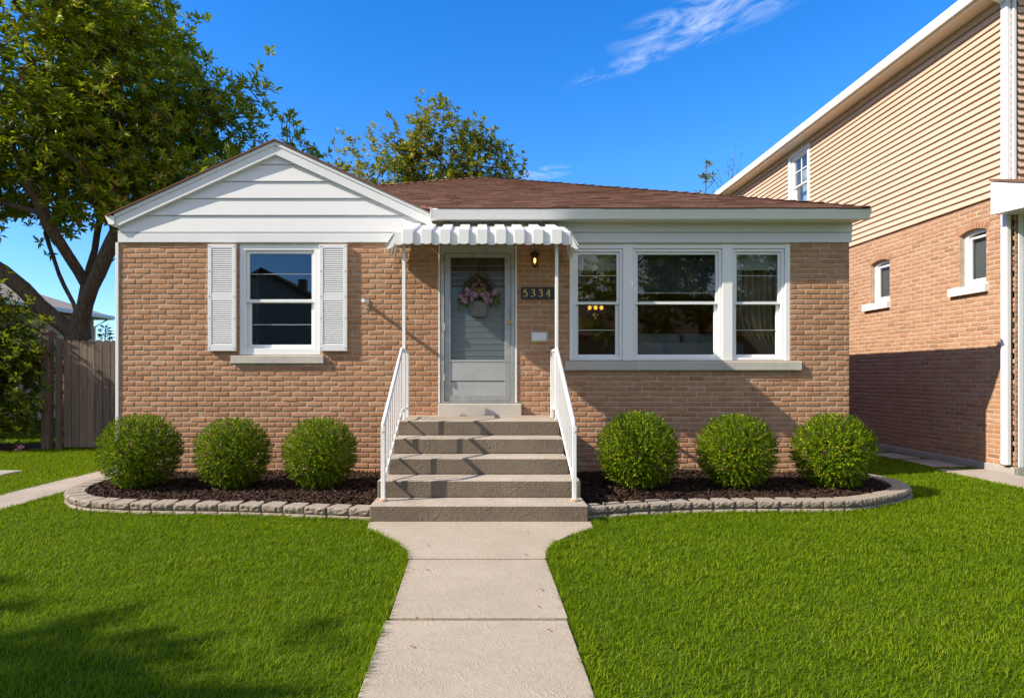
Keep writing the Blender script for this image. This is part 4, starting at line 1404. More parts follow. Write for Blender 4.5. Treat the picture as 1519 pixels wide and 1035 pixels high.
# ================================================================== round bushes
m_bush = mat_leaf('bush_leaves', [(0.016, 0.046, 0.001), (0.040, 0.098, 0.002), (0.080, 0.155, 0.003), (0.185, 0.260, 0.004), (0.40, 0.40, 0.012)], 0.5, 0.17, (0.30, 0.42, 0.004), 0.10, 5.0)
m_stem = mat_bark('shrub_stem', (0.05, 0.035, 0.022), (0.12, 0.09, 0.06))
def bush_parts(seed):
    rg = np.random.default_rng(seed)
    rx, rz = 0.465, 0.455
    n = 860
    u = unit(rg, n * 3)
    # spread evenly: golden spiral with jitter
    i = np.arange(n) + 0.5
    ph = np.arccos(1 - 2 * i / n); th = np.pi * (1 + 5 ** .5) * i
    u1 = np.stack([np.cos(th) * np.sin(ph), np.sin(th) * np.sin(ph), np.cos(ph)], 1) + rg.normal(0, .05, (n, 3))
    u1 /= np.linalg.norm(u1, axis=1, keepdims=True)
    u = np.concatenate([u1, unit(rg, 420)]); n1 = len(u1); n = len(u)
    lump = 1 + 0.018 * np.sin(u[:, 0] * 7 + seed) * np.cos(u[:, 2] * 6 + seed * 2) + 0.016 * np.sin(u[:, 1] * 9 + u[:, 2] * 5)
    r = np.where(np.arange(n) < n1, rg.uniform(0.93, 1.01, n), rg.uniform(0.45, 0.86, n)) * lump
    tipz = np.array([0, 0, 0.25])
    tips = u * np.stack([rx * r, rx * r, rz * r], 1)
    ax = u + tipz + rg.normal(0, .22, (n, 3)); ax /= np.linalg.norm(ax, axis=1, keepdims=True)
    P, D, Nn, L, W = [], [], [], [], []
    per = 13
    sl = rg.uniform(0.09, 0.14, n)
    for k in range(per):
        f = k / per
        ref = np.where(np.abs(ax[:, 2:3]) < .9, np.array([[0, 0, 1.]]), np.array([[1., 0, 0]]))
        s = np.cross(ax, ref); s /= np.linalg.norm(s, axis=1, keepdims=True); t = np.cross(ax, s)
        a = k * 2.4 + rg.random(n) * .6
        rad = s * np.cos(a)[:, None] + t * np.sin(a)[:, None]
        P.append(tips - ax * (sl * (1 - f))[:, None])
        D.append(ax * (0.45 + 0.7 * f) + rad * (0.95 - 0.55 * f))
        Nn.append(ax + rad * -.3)
        L.append(rg.uniform(.032, .050, n)); W.append(rg.uniform(.010, .015, n))
    P = np.concatenate(P); D = np.concatenate(D); Nn = np.concatenate(Nn); L = np.concatenate(L); W = np.concatenate(W)
    keep = P[:, 2] > -0.44
    return P[keep], D[keep], Nn[keep], L[keep], W[keep]
bushes = []
proto = {}
SPOT = [(-4.06, -1.24, 1.00, 'clipped round bush at the left house corner, nearest the side path', 0.0),
        (-2.97, -1.22, 0.955, 'clipped round bush below the shuttered window', 1.3),
        (-1.93, -1.22, 0.955, 'clipped round bush just left of the entry steps', 2.9),
        (1.835, -1.26, 1.04, 'largest clipped round bush, just right of the entry steps', 0.8),
        (3.02, -1.22, 1.00, 'clipped round bush below the triple window, middle of the right bed', 2.1),
        (4.17, -1.22, 1.01, 'clipped round bush at the right house corner beside the gap', 3.7)]
for i, (x, y, s, lab, rz) in enumerate(SPOT):
    r = thing('round_bush', lab, 'bush', (x, y, 0.09), 'six clipped round bushes in front of the house', rz)
    r.scale = (s, s, s)
    k = i % 2
    if k not in proto:
        a = bush_parts(40 + k)
        f = leaf_mesh('foliage', a[0] + np.array([0, 0, .435]), *a[1:], m_bush, r, droop=0.1)
        b = MB(); rb2 = random.Random(k)
        for q in range(7):
            t = q * 0.9
            b.tube([(0.02 * math.cos(t), 0.02 * math.sin(t), -0.05), (0.10 * math.cos(t), 0.10 * math.sin(t), 0.22), (0.24 * math.cos(t), 0.24 * math.sin(t), 0.55)], [0.018, 0.012, 0.005], 6)
        st_ = b.build('stem', m_stem, r)
        proto[k] = (f, st_)
    else:
        for o in proto[k]:
            c = o.copy(); link(c, r)
# ================================================================== neighbour on the right
NX, NY = 7.60, 0.26
nb = thing('neighbour_house', 'two-storey neighbouring house of orange brick with tan siding above', 'house', (NX, NY, 0))
# side wall: u = -(Y - NY); openings (u0,u1,z0,z1)
def yD(D): return -((D - 8.6) - NY)
w1 = (yD(9.88), yD(9.36), 2.81, 3.69)
w2 = (yD(12.14), yD(11.58), 2.81, 3.63)
UB = -9.9
holesN = [w1, w2]
holed_wall('wall', nb, m_mortar, UB, 0.0, -0.1, 4.08, -0.25, 0.0, holesN, N)
sl1 = (yD(10.05), yD(9.31), 2.685, 2.81); sl2 = (yD(12.32), yD(11.56), 2.685, 2.81)
brick_wall('brick_face', nb, m_brick2, UB, 0.0, 0.12, 4.075, N, holesN + [sl1, sl2], course=0.0735, length=0.222, seed=9)
# front wall
holed_wall('wall', nb, m_mortar, 0.0, 6.5, -0.1, 4.08, -0.25, -0.002, [(0.45, 1.5, 0.3, 2.6)], F)
brick_wall('brick_face', nb, m_brick2, 0.0, 2.5, 0.12, 4.075, F, [(0.45, 1.5, 0.3, 2.6)], seed=12)
fo = MB().box(UB, 0.03, -0.1, 0.115, -0.05, 0.035, N).build('foundation', m_found, nb, bevel=0.01)
MB().box(0.0, 5, -0.1, 0.115, -0.05, 0.034, F).build('foundation', m_found, nb, bevel=0.01)
m_back = mat_plain('grey_backing', (0.17, 0.18, 0.18), 0.9)  # grey of the added sheets that imitate sky reflected in the panes
for (u0, u1, z0, z1), (s0, s1, t0, t1) in ((w1, sl1), (w2, sl2)):
    um = (u0 + u1) / 2; hw = (u1 - u0) / 2
    rise = 0.055; zs_ = z1 - rise
    # arch bricks: radial rowlocks
    Rr = (hw ** 2 + rise ** 2) / (2 * rise); cz = z1 - Rr
    am = math.asin(hw / Rr)
    ab = MB(); nbk = 11
    for i in range(nbk):
        t0_ = -am * 1.12 + 2 * am * 1.12 * i / nbk + 0.004 / Rr; t1_ = -am * 1.12 + 2 * am * 1.12 * (i + 1) / nbk - 0.004 / Rr
        pts = []
        for (t, rr) in ((t0_, Rr - .001), (t1_, Rr - .001), (t1_, Rr + 0.105), (t0_, Rr + 0.105)):
            pts.append((um + rr * math.sin(t), cz + rr * math.cos(t)))
        ab.prism(pts, -0.10, 0.008 + random.uniform(0, .002), N)
    # window frame with arched head
    fr_o = []
    K = 9
    outer = [(u0 + .003, z0 + .002), (u1 - .003, z0 + .002)] + [(um + hw * .985 * math.cos(t), zs_ + rise * math.sin(t)) for t in [math.pi * q / (K - 1) for q in range(K)]]
    wv = 0.075
    inner = [(u0 + wv, z0 + wv), (u1 - wv, z0 + wv)] + [(um + (hw - wv) * math.cos(t), zs_ - wv * .6 + rise * .8 * math.sin(t)) for t in [math.pi * q / (K - 1) for q in range(K)]]
    fm_ = MB(); k = len(outer)
    for o in (-0.13, -0.075):
        fm_.v += [N(u, z, o) for u, z in outer] + [N(u, z, o) for u, z in inner]
    for i in range(k):
        j = (i + 1) % k
        fm_.f += [(2 * k + i, 2 * k + j, 3 * k + j, 3 * k + i), (k + i, k + j, 3 * k + j, 3 * k + i), (i, j, 2 * k + j, 2 * k + i), (i, k + i, k + j, j)]
    wo_ = fm_.build('window', m_frame, nb, bevel=0.004)
    MB().ring(u0 + .085, u1 - .085, z0 + .085, zs_ - .05, 0.03, -0.128, -0.095, N).build('sash', m_frame, wo_)
    MB().box(u0 + wv, u1 - wv, z0 + wv, zs_ + rise * .3, -0.122, -0.117, N).build('pane', m_glass, wo_)
    MB().box(s0, s1, t0, t1, -0.08, 0.075, N).build('sill', m_white, nb, bevel=0.008)
    ab.build('brick_arch', m_brick2, nb, bevel=0.004)
    MB().box(u0 - .1, u1 + .1, z0 - .05, z1 + .05, -0.19, -0.165, N).build('pane_backing', m_back, nb)  # sheet added behind the pane, standing in for its sky reflection
# tan siding
UW = (yD(15.25), yD(14.45), 5.25, 6.74)
sd_ = MB(); z = 4.072; ex = 0.1045
rs = random.Random(8)
def lap(b, u0, u1, z, m, rs):
    n = len(b.v); st = 0.9; k = max(1, int((u1 - u0) / st))
    us = [u0 + (u1 - u0) * i / k for i in range(k + 1)]
    for u in us:
        w = rs.uniform(-.0025, .0025); w2 = rs.uniform(-.002, .002)
        b.v += [m(u, z + w + 0.006, 0.004), m(u, z + w, 0.040 + w2), m(u, z + w + 0.010, 0.044 + w2), m(u, z + ex + 0.010, 0.008)]
    for i in range(k):
        a = n + i * 4
        b.f += [(a, a + 4, a + 5, a + 1), (a + 1, a + 5, a + 6, a + 2), (a + 2, a + 6, a + 7, a + 3)]
while z < 6.88:
    if z + ex > UW[2] - .10 and z < UW[3] + .10:
        lap(sd_, UB, UW[0] - .10, z, N, rs); lap(sd_, UW[1] + .10, 0.0, z, N, rs)
    else:
        lap(sd_, UB, 0.0, z, N, rs)
    z += ex
sd_.build('siding', m_siding, nb)
sd2 = MB(); z = 4.072
while z < 7.3:
    lap(sd2, 0.02, 6.5, z, F, rs); z += ex
sd2.build('siding', m_siding, nb)
holed_wall('upper_wall', nb, m_mortar, UB, 0.0, 4.08, 6.93, -0.25, 0.002, [UW], N)
MB().box(0.0, 6.5, 4.08, 7.4, -0.25, -0.002, F).build('upper_wall', m_mortar, nb)
sash_window(nb, *UW, m=N, o=0.0, casing=0.05, sash=0.045, bars=False)
MB().ring(UW[0] - .10, UW[1] + .10, UW[2] - .10, UW[3] + .10, 0.10, 0.003, 0.045, N).build('window_trim', m_vinyl, nb, bevel=0.004)
mt = MB(); um = (UW[0] + UW[1]) / 2
mt.box(um - .012, um + .012, 5.99, UW[3] - .09, -0.045, -0.030, N).box(UW[0] + .09, UW[1] - .09, 6.34, 6.36, -0.044, -0.031, N)
mt.build('muntin', m_frame, nb)
MB().box(UW[0] - .2, UW[1] + .2, 5.1, 6.85, -0.30, -0.26, N).build('window_curtain', mat_plain('white_curtain', (0.62, 0.64, 0.66), 0.9, var=.2, nscale=3), nb)
# eave: soffit, fascia gutter and roof
m_soff = mat_white('cream_soffit_board', (0.66, 0.58, 0.46), 0.15)
so_ = MB()
u = UB - .35
while u < 0.45:
    so_.box(u, min(u + .298, .45), 6.905, 6.92, 0.003, 0.36, N); u += .30
so_.build('soffit', m_soff, nb)
MB().box(UB, 0.0, 6.80, 6.9, 0.034, 0.052, N).build('frieze_board', mat_plain('tan_frieze', (0.50, 0.37, 0.24), 0.6), nb)
gg = MB(); k = len(GP)
for u in (UB - .36, 0.46):
    gg.v += [N(u, 6.925 + q * 1.05, 0.335 + p * 1.0) for p, q in GP]
gg.f += [tuple(range(k)), tuple(k + i for i in reversed(range(k)))] + [(i, k + i, k + (i + 1) % k, (i + 1) % k) for i in range(k)]
gg.box(UB - .35, .45, 6.90, 7.05, 0.318, 0.334, N)
gg.build('gutter', m_gutter, nb)
rr_ = MB()
for (a, c) in (((0.40, 7.055), (-3.5, 8.3)), ((-7.0, 7.055), (-3.5, 8.3))):
    n = len(rr_.v)
    for u in (UB - .36, .46):
        rr_.v += [N(u, a[1], a[0]), N(u, c[1], c[0]), N(u, c[1] + .03, c[0]), N(u, a[1] + .03, a[0])]
    rr_.f += [(n, n + 1, n + 2, n + 3), (n + 7, n + 6, n + 5, n + 4), (n, n + 4, n + 5, n + 1), (n + 1, n + 5, n + 6, n + 2), (n + 2, n + 6, n + 7, n + 3), (n + 3, n + 7, n + 4, n)]
rr_.build('roof', m_shingle, nb)
MB().box(UB, 0, 0, 6.9, -6.5, -6.3, N).box(0.26, 6.3, 0, 6.9, UB - 0.01, UB + .2, F).build('wall', m_brick2, nb)
MB().prism([(0.0, 7.1), (6.5, 7.1), (3.3, 8.28)], -0.2, 0.0).build('front_gable', m_siding, nb)
# corner downspout
ds = MB()
ds.box(-0.125, -0.012, 0.14, 6.86, 0.035, 0.105, N)
ds.build('downspout', m_vinyl, nb, bevel=0.012)
el_ = MB().tube([N(-0.07, 6.97, 0.37), N(-0.07, 6.90, 0.30), N(-0.07, 6.80, 0.07)], 0.045, 8)
el_.build('downspout_elbow', m_vinyl, nb, smooth=True)
MB().box(-0.008, 0.03, 4.06, 6.9, 0.001, 0.036, N).build('corner_post', m_vinyl, nb)
MB().box(0.0335, 0.10, 0.12, 4.05, 0.018, 0.034, F).build('door_casing', m_vinyl, nb)
# white arched frame of the front porch
pa = MB()
pts = [(0.10, -0.16, 0.12), (0.10, -0.16, 2.95)] + [(0.10 + 0.55 * (1 - math.cos(t)), -0.16, 2.95 + 0.48 * math.sin(t)) for t in [math.pi * q / 14 for q in range(1, 14)]] + [(1.20, -0.16, 2.95), (1.20, -0.16, 0.12)]
pa.tube(pts, 0.042, 10)
pa.build('porch_arch', m_vinyl, nb, smooth=True)
nd = MB().box(0.455, 1.495, 0.30, 2.595, -0.14, -0.09, F).build('front_door', m_alu_panel, nb)
MB().ring(0.62, 1.33, 0.9, 2.4, 0.06, -0.0895, -0.06, F).build('storm_frame', m_vinyl, nd, bevel=.004)
MB().box(0.45, 1.5, 0.12, 0.297, -0.2, 0.10, F).build('door_step', m_found, nb, bevel=.01)
# porch hood
hd_ = MB()
def side(u0, x0):
    pass
n = len(hd_.v)
A = [(-0.33, 0.02, 3.72), (-0.33, 0.02, 4.20), (-0.33, -1.3, 3.74), (-0.33, -1.3, 3.62)]
Bq = [(2.6, y, z) for (_, y, z) in A]
hd_.v += A + Bq
hd_.f += [(0, 1, 2, 3), (7, 6, 5, 4), (0, 4, 5, 1), (1, 5, 6, 2), (2, 6, 7, 3), (3, 7, 4, 0)]
hd_.build('porch_hood', m_vinyl, nb, bevel=0.006)
hs_ = MB()
A = [(-0.35, 0.02, 4.206), (-0.35, 0.02, 4.236), (-0.35, -1.34, 3.765), (-0.35, -1.34, 3.735)]
hs_.v += A + [(2.62, y, z) for (_, y, z) in A]
hs_.f += [(0, 1, 2, 3), (7, 6, 5, 4), (0, 4, 5, 1), (1, 5, 6, 2), (2, 6, 7, 3), (3, 7, 4, 0)]
hs_.build('porch_roof', m_shingle, nb)

# ================================================================== house behind on the left
lh = thing('distant_house', 'tan brick house with brown hip roof behind the fence at the left edge', 'house')
m_tanb = mat_brick('dull_tan_brick', (0.52, 0.35, 0.21), (0.56, 0.38, 0.23), (0.60, 0.42, 0.26))
LX = -14.3; Y0, Y1 = 4.0, 14.2
lwh = (8.2 - Y0, 9.55 - Y0, 1.7, 3.05)
holed_wall('wall', lh, m_tanb, Y0, Y1, 0, 3.5, -.25 + LX, LX, [(8.2, 9.55, 1.7, 3.05)], E)
MB().box(LX - 9, LX - .26, 0, 3.5, -Y0 - .25, -Y0).box(LX - 9, LX - .26, 0, 3.5, -Y1, -Y1 + .25).build('wall', m_tanb, lh)
wnd = MB().ring(8.2, 9.55, 1.7, 3.05, 0.09, LX - .1, LX + .02, E).build('window', m_frame, lh)
MB().box(8.29, 9.46, 1.79, 2.96, LX - .06, LX - .055, E).build('pane', m_glass, wnd)
ey = 3.62; ov = 0.42
rf = MB()
a, b_, c, d = (LX + ov, Y0 - ov, ey), (LX + ov, Y1 + ov, ey), (LX - 9 - ov, Y1 + ov, ey), (LX - 9 - ov, Y0 - ov, ey)
run = (9 + 2 * ov) / 2; rh = run * 0.40
p, q = (LX - 4.5, Y0 - ov + run, ey + rh), (LX - 4.5, Y1 + ov - run, ey + rh)
rf.quad(a, b_, q, p); rf.quad(b_, c, q); rf.quad(c, d, p, q); rf.quad(d, a, p); rf.quad(d, c, b_, a)
rf.build('roof', mat_plain('grey_brown_roof', (0.42, 0.33, 0.255), 0.95, var=0.2, nscale=20, bump=.4), lh)
g3 = MB().box(Y0 - ov, Y1 + ov, ey - .13, ey + .01, LX + ov + .002, LX + ov + .12, E)
g3.box(LX - 9, LX + ov, ey - .13, ey + .01, -Y1 - ov - .12, -Y1 - ov - .002)
g3.build('gutter', m_gutter, lh, bevel=0.02)
MB().tube([(LX + ov + .02, Y1 + .2, ey - .1), (LX + .12, Y1 - .15, ey - .45), (LX + .08, Y1 - .15, 0.1)], 0.045, 8).build('downspout', m_gutter, lh)

# ================================================================== fence
fn = thing('wooden_fence', 'weathered grey wooden picket fence between the tree and the house', 'fence')
FY = 3.3
rs = random.Random(4)
b = MB(); x = -8.02
while x < -5.10:
    w = 0.138; h = 2.10 + rs.uniform(-.012, .012)
    k = 7
    top = [(x + w / 2 - (w / 2) * math.cos(math.pi * i / k), h - 0.05 + 0.05 * math.sin(math.pi * i / k)) for i in range(k + 1)]
    b.prism([(x + w, 0.05), *[(u, z) for u, z in reversed(top)], (x, 0.05)], -FY, -FY + 0.02 + rs.uniform(0, .006))
    x += w + 0.011
b.build('pickets', m_wood, fn)
b = MB()
for z in (0.35, 1.05, 1.80): b.box(-8.1, -5.06, z, z + .09, -FY - .045, -FY - .002)
b.build('rail', m_wood, fn)
for x in (-8.32, -8.12):
    b = MB()
    if x < -8.2:
        b.box(x - .075, x + .075, 0, 2.22, -FY - .03, -FY + .12)
    else:
        b.box(x - .045, x + .05, 0, 2.12, -FY - .02, -FY + .055)
    pt = b.build('post', m_wood, fn, bevel=0.006)
    if x < -8.2:
        MB().box(x - .10, x + .10, 2.221, 2.26, -FY - .055, -FY + .145).box(x - .085, x + .085, 2.2605, 2.285, -FY - .04, -FY + .13).build('post_cap', m_wood, pt, bevel=0.01)
MB().box(-5.4, -5.05, 0, 0, 0, 0)

# ================================================================== trees
cols_tree = [(0.036, 0.078, 0.004), (0.080, 0.140, 0.006), (0.155, 0.220, 0.008), (0.270, 0.300, 0.012), (0.36, 0.33, 0.02), (0.22, 0.09, 0.02)]
m_treeleaf = mat_leaf('tree_leaves', cols_tree, 0.42, 0.30, (0.44, 0.54, 0.010), 0.25, 0.5)
m_treeleaf2 = mat_leaf('yellowing_tree_leaves', [(0.050, 0.085, 0.006), (0.095, 0.140, 0.008), (0.165, 0.195, 0.012), (0.27, 0.25, 0.020), (0.36, 0.24, 0.03)], 0.4, 0.32, (0.36, 0.36, 0.02), 0.45, 0.5)

rng = np.random.default_rng(5)
bt = thing('maple_tree', 'large spreading dark-trunked tree rising behind the wooden fence', 'tree', (0, 0, 0))
T0 = (-9.85, 6.4, 0.0)
limbs = [
    [T0, (-9.85, 6.4, 2.0), (-9.75, 6.4, 2.7), (-9.60, 6.45, 3.6), (-9.45, 6.6, 4.9), (-9.2, 6.9, 6.4), (-9.0, 7.0, 8.0)],
    [(-10.0, 6.4, 2.45), (-10.6, 6.2, 3.1), (-11.3, 6.0, 3.85), (-12.3, 5.7, 4.5), (-13.5, 5.5, 5.4)],
    [(-9.80, 6.4, 2.7), (-10.25, 6.6, 3.6), (-10.75, 6.8, 4.6), (-11.2, 7.0, 5.8), (-11.6, 7.0, 7.4)],
    [(-9.75, 6.4, 2.8), (-9.35, 6.2, 3.5), (-8.75, 6.0, 4.5), (-8.0, 5.8, 5.6), (-7.2, 5.7, 6.6)],
    [(-9.55, 6.4, 3.7), (-9.9, 5.6, 4.8), (-10.1, 4.9, 6.0), (-10.2, 4.5, 7.4)],
    [(-9.6, 6.5, 3.4), (-9.1, 7.2, 4.6), (-8.6, 7.8, 5.8)],
]
ells = [((-11.3, 6.4, 8.6), (4.6, 3.4, 3.5)), ((-8.2, 6.3, 7.8), (2.7, 2.6, 2.7)), ((-6.3, 6.2, 6.9), (2.3, 1.8, 1.7)), ((-5.1, 6.2, 6.9), (1.5, 1.3, 1.0)), ((-13.7, 5.8, 6.6), (3.0, 2.4, 1.7)), ((-9.4, 5.8, 6.2), (2.2, 1.6, 1.0)), ((-12.9, 6.0, 5.5), (1.8, 1.4, .9)), ((-7.2, 6.0, 5.6), (1.9, 1.4, 1.2))]
att = sample_ellipsoids(rng, ells, 610, 0.45)
# silhouette on the right falls away from the top
att = att[(att[:, 2] < 10.7 - (att[:, 0] + 7.8) * 1.05)]
nodes, par, rad, tips = grow_tree('t', rng, limbs, att, 0.29, 0.012)
branch_mesh('trunk', nodes, par, rad, m_bark, bt)
rosettes('crown', rng, nodes[tips], m_treeleaf, bt, 14, 0.30, 9, 0.205, 0.068, centre=(-10, 6.3, 6.3), outward=0.55, upward=0.5)

mt_ = thing('yellowing_tree', 'yellow-green tree showing above the ridge behind the house', 'tree', (0, 0, 0))
rng = np.random.default_rng(15)
TY = 15.4
limbs = [[(-2.2, TY, 0), (-2.2, TY, 3), (-2.3, TY, 5.5), (-2.4, TY, 7.2), (-2.0, TY, 8.8), (-1.7, TY, 10.4)],
         [(-2.3, TY, 5.3), (-3.2, TY - .2, 7.0), (-4.0, TY - .3, 8.6), (-4.6, TY, 9.8)],
         [(-2.3, TY, 5.6), (-1.2, TY + .2, 7.2), (-0.3, TY + .2, 8.8), (-0.1, TY, 10.4)],
         [(-2.3, TY, 6.3), (-2.8, TY + .6, 8.0), (-3.2, TY + .6, 9.8)]]
ells = [((-4.0, TY, 9.1), (1.75, 1.9, 1.75)), ((-1.4, TY, 9.8), (1.9, 1.9, 2.0)), ((0.05, TY, 9.1), (1.5, 1.6, 1.6)), ((-2.6, TY, 8.0), (3.4, 2.2, 1.4))]
att = sample_ellipsoids(rng, ells, 230, 0.45)
nodes, par, rad, tips = grow_tree('t', rng, limbs, att, 0.24, 0.011)
# upright leader shoots
lead = []
for (x, z) in ((-1.55, 11.9), (-1.25, 11.3), (0.05, 11.2), (0.5, 10.9), (-4.3, 10.8), (-5.0, 10.4), (-3.3, 10.9), (-2.7, 10.5), (1.1, 10.1), (-2.2, 11.1), (1.6, 9.6), (-0.6, 11.0)):
    for q in range(9): lead.append((x - 0.12 * q * .4 * np.sign(x + 2), TY - .5 + rng.normal(0, .07), z - q * 0.17))
branch_mesh('trunk', nodes, par, rad, m_bark, mt_)
rosettes('crown', rng, nodes[tips], m_treeleaf2, mt_, 13, 0.27, 7, 0.20, 0.085, centre=(-2.2, TY, 7.2), outward=0.5, upward=0.55, extra=np.array(lead))

# sapling and bare twigs over the right end of the roof
sp_ = thing('slender_sapling', 'thin sapling with few yellow leaves rising over the right roof slope', 'tree', (7.2, 11.4, 0))
MB().tube([(0, 0, 0), (.05, 0, 4), (-.03, 0, 6.8), (.02, 0, 8.25)], [.05, .04, .022, .010], 6).tube([(.0, 0, 7.4), (.3, 0, 7.7), (.38, .0, 7.5)], .010, 5).tube([(-.02, 0, 7.1), (-.3, 0, 7.3)], .010, 5).build('trunk', m_bark, sp_)
rng = np.random.default_rng(33)
rosettes('crown', rng, np.array([(0.02, 0, 8.2), (0, 0, 7.75), (-.15, 0, 7.9), (.17, 0, 7.85), (.36, 0, 7.35), (-.28, 0, 7.2), (.25, 0, 7.1)]), m_treeleaf2, sp_, 2, 0.06, 7, 0.22, 0.065, centre=(0, 0, 6.5))
tw = thing('bare_twigs', 'bare twiggy treetop beside the neighbouring eave', 'tree', (8.35, 12.2, 0))
rng = np.random.default_rng(34)
b = MB().tube([(0, 0, 0), (0, 0, 4), (.03, 0, 6.6)], [.06, .04, .025], 6)
ends_ = []
for (x1, z0_, z1) in ((-.75, 6.3, 7.9), (-.45, 6.5, 8.3), (-.15, 6.6, 8.6), (.12, 6.6, 9.1), (.32, 6.5, 8.8), (.5, 6.4, 8.3), (-.95, 6.0, 7.5)):
    mid = (x1 * .42 + rng.normal(0, .03), rng.normal(0, .05), z0_ + (z1 - z0_) * .5)
    b.tube([(.02, 0, z0_), mid, (x1, 0, z1)], [.016, .010, .004], 5)
    for k in range(3):
        f = .45 + .18 * k; q = (mid[0] + (x1 - mid[0]) * (f - .3), 0, mid[2] + (z1 - mid[2]) * (f - .3))
        e = (q[0] + rng.choice([-1, 1]) * rng.uniform(.10, .2), rng.normal(0, .08), q[2] + rng.uniform(.15, .3))
        b.tube([q, e], [.007, .003], 4); ends_.append(e)
    ends_.append((x1, 0, z1))
b.build('trunk', m_bark, tw, fix=False)
nodes = np.array(ends_); tips = np.arange(len(ends_))
rosettes('crown', rng, nodes[tips], m_treeleaf2, tw, 1, 0.04, 3, 0.09, 0.028, centre=(0, 0, 6.5))

# shrub left of the fence
sb = thing('leafy_shrub', 'tall dark leafy shrub at the left edge beside the fence post', 'shrub', (0, 0, 0))
rng = np.random.default_rng(44)
limbs = [[(-9.55, 3.35, 0), (-9.57, 3.35, .5), (-9.6, 3.3, 1.1), (-9.7, 3.3, 1.8)],
         [(-9.57, 3.35, .4), (-10.1, 3.3, 1.0), (-10.5, 3.2, 1.7)], [(-9.57, 3.35, .5), (-9.3, 3.35, 1.1), (-9.1, 3.3, 1.8)]]
ells = [((-9.75, 3.3, 1.95), (1.1, .85, 1.2)), ((-10.6, 3.3, 1.45), (1.0, .9, 1.35)), ((-9.12, 3.15, 1.40), (.78, .6, 1.15))]
att = sample_ellipsoids(rng, ells, 210, 0.3)
nodes, par, rad, tips = grow_tree('t', rng, limbs, att, 0.07, 0.007, seg=0.3)
branch_mesh('trunk', nodes, par, rad, m_bark, sb)
m_shrubleaf = mat_leaf('shrub_leaves', [(0.022, 0.048, 0.004), (0.045, 0.085, 0.006), (0.095, 0.140, 0.008), (0.20, 0.22, 0.012)], 0.42, 0.30, (0.36, 0.42, 0.01), 0.25, 1.0)
rosettes('crown', rng, nodes[tips], m_shrubleaf, sb, 19, 0.19, 7, 0.135, 0.05, centre=(-9.8, 3.4, .9), outward=0.6, upward=0.35)
tag(MB().lathe([(1.25, 0.006), (1.0, 0.05), (0.5, 0.085), (0.0, 0.09)], (-9.75, 3.4, 0), 24, 1.1, .55).build('soil_patch', m_mulch), kind='structure')

# small conifer behind the fence
cf = thing('young_conifer', 'small dark conifer tip just above the wooden fence', 'conifer', (-10.35, 8.4, 0))
rng = np.random.default_rng(55)
MB().tube([(0, 0, 0), (0, 0, 2.75)], [.05, .008], 6).build('trunk', m_bark, cf)
n = 900
hz_ = 2.8 - 2.5 * rng.random(n) ** .7; rr0 = (2.85 - hz_) * .30
th = rng.random(n) * 6.28
P = np.stack([np.cos(th) * rr0 * rng.random(n) ** .4, np.sin(th) * rr0 * rng.random(n) ** .4, hz_], 1)
D = np.stack([np.cos(th), np.sin(th), np.full(n, .5)], 1) + rng.normal(0, .25, (n, 3))
leaf_mesh('crown', P, D, unit(rng, n) + np.array([0, 0, 1]), rng.uniform(.10, .2, n), rng.uniform(.03, .05, n), mat_leaf('conifer_needles', [(0.012, 0.035, 0.012), (0.03, 0.065, 0.02), (.05, .09, .02)], .5, .15), cf)

# small pink flower in the far lawn
pf = thing('pink_flower', 'tiny pink flower lying in the lawn near the fence', 'flower', (-8.67, 3.0, 0.06))
m = 14
leaf_mesh('petals', rng.normal(0, .02, (m, 3)), unit(rng, m) + np.array([0, -.3, .3]), unit(rng, m), np.full(m, .07), np.full(m, .05), m_pink, pf)
MB().tube([(0, 0, -.06), (0, 0, .02)], .006, 5).build('stalk', m_bush, pf)

# ================================================================== the street side (mirrored in the panes, shades the lawn)
def far_tree(name, label, x, y, h, ells, seed, natt, per, ll, mat):
    rg = np.random.default_rng(seed)
    t = thing(name, label, 'tree', (0, 0, 0))
    z0 = min(e[0][2] - e[1][2] for e in ells)
    limbs = [[(x, y, 0), (x, y, z0 * .6), (x + .1, y, z0 + .8), (x, y + .1, h * .8)]]
    at = sample_ellipsoids(rg, ells, natt, .4)
    nd, pr, rd, tp = grow_tree('t', rg, limbs, at, .2, .012)
    branch_mesh('trunk', nd, pr, rd, m_bark, t)
    rosettes('crown', rg, nd[tp], mat, t, per, .34, 7, ll, ll * .4, centre=(x, y, z0))
    return t
far_tree('street_tree', 'leafy street tree whose shade falls across the front lawn corner', -13.0, -8.7, 8,
         [((-12.55, -8.65, 6.0), (1.45, 1.2, 1.1)), ((-14.2, -9.0, 6.2), (2.0, 1.6, 1.6)), ((-10.9, -8.75, 6.0), (.9, .8, .75))], 71, 120, 20, .26, m_treeleaf)
far_tree('street_tree', 'broad green tree across the street mirrored in the triple window', 8.5, -20.0, 9,
         [((7.0, -20, 6.0), (3.6, 2.6, 3.0)), ((11.5, -20.4, 6.4), (3.6, 2.6, 3.2))], 72, 150, 15, .30, m_treeleaf)
far_tree('street_tree', 'second green tree across the street mirrored beside the curtain', 16.5, -22.0, 9,
         [((16.5, -22, 6.0), (3.4, 2.6, 3.6))], 73, 90, 15, .30, m_treeleaf)
op = thing('opposite_house', 'gabled house with chimney across the street mirrored in the shuttered window', 'house')
OY = -38.6
ow = mat_plain('olive_siding', (0.46, 0.36, 0.25), .8, var=.15)
ax_ = -13.6 - 3.2
def B_(u, z, o): return (u, OY + o, z)
MB().box(ax_ - 6.5, ax_ + 6.5, 0, 5.6, -8, 0, B_).build('wall', ow, op)
MB().prism([(ax_ - 6.5, 5.602), (ax_ + 6.5, 5.602), (ax_, 9.3)], -8, 0, B_).build('gable', ow, op)
b = MB()
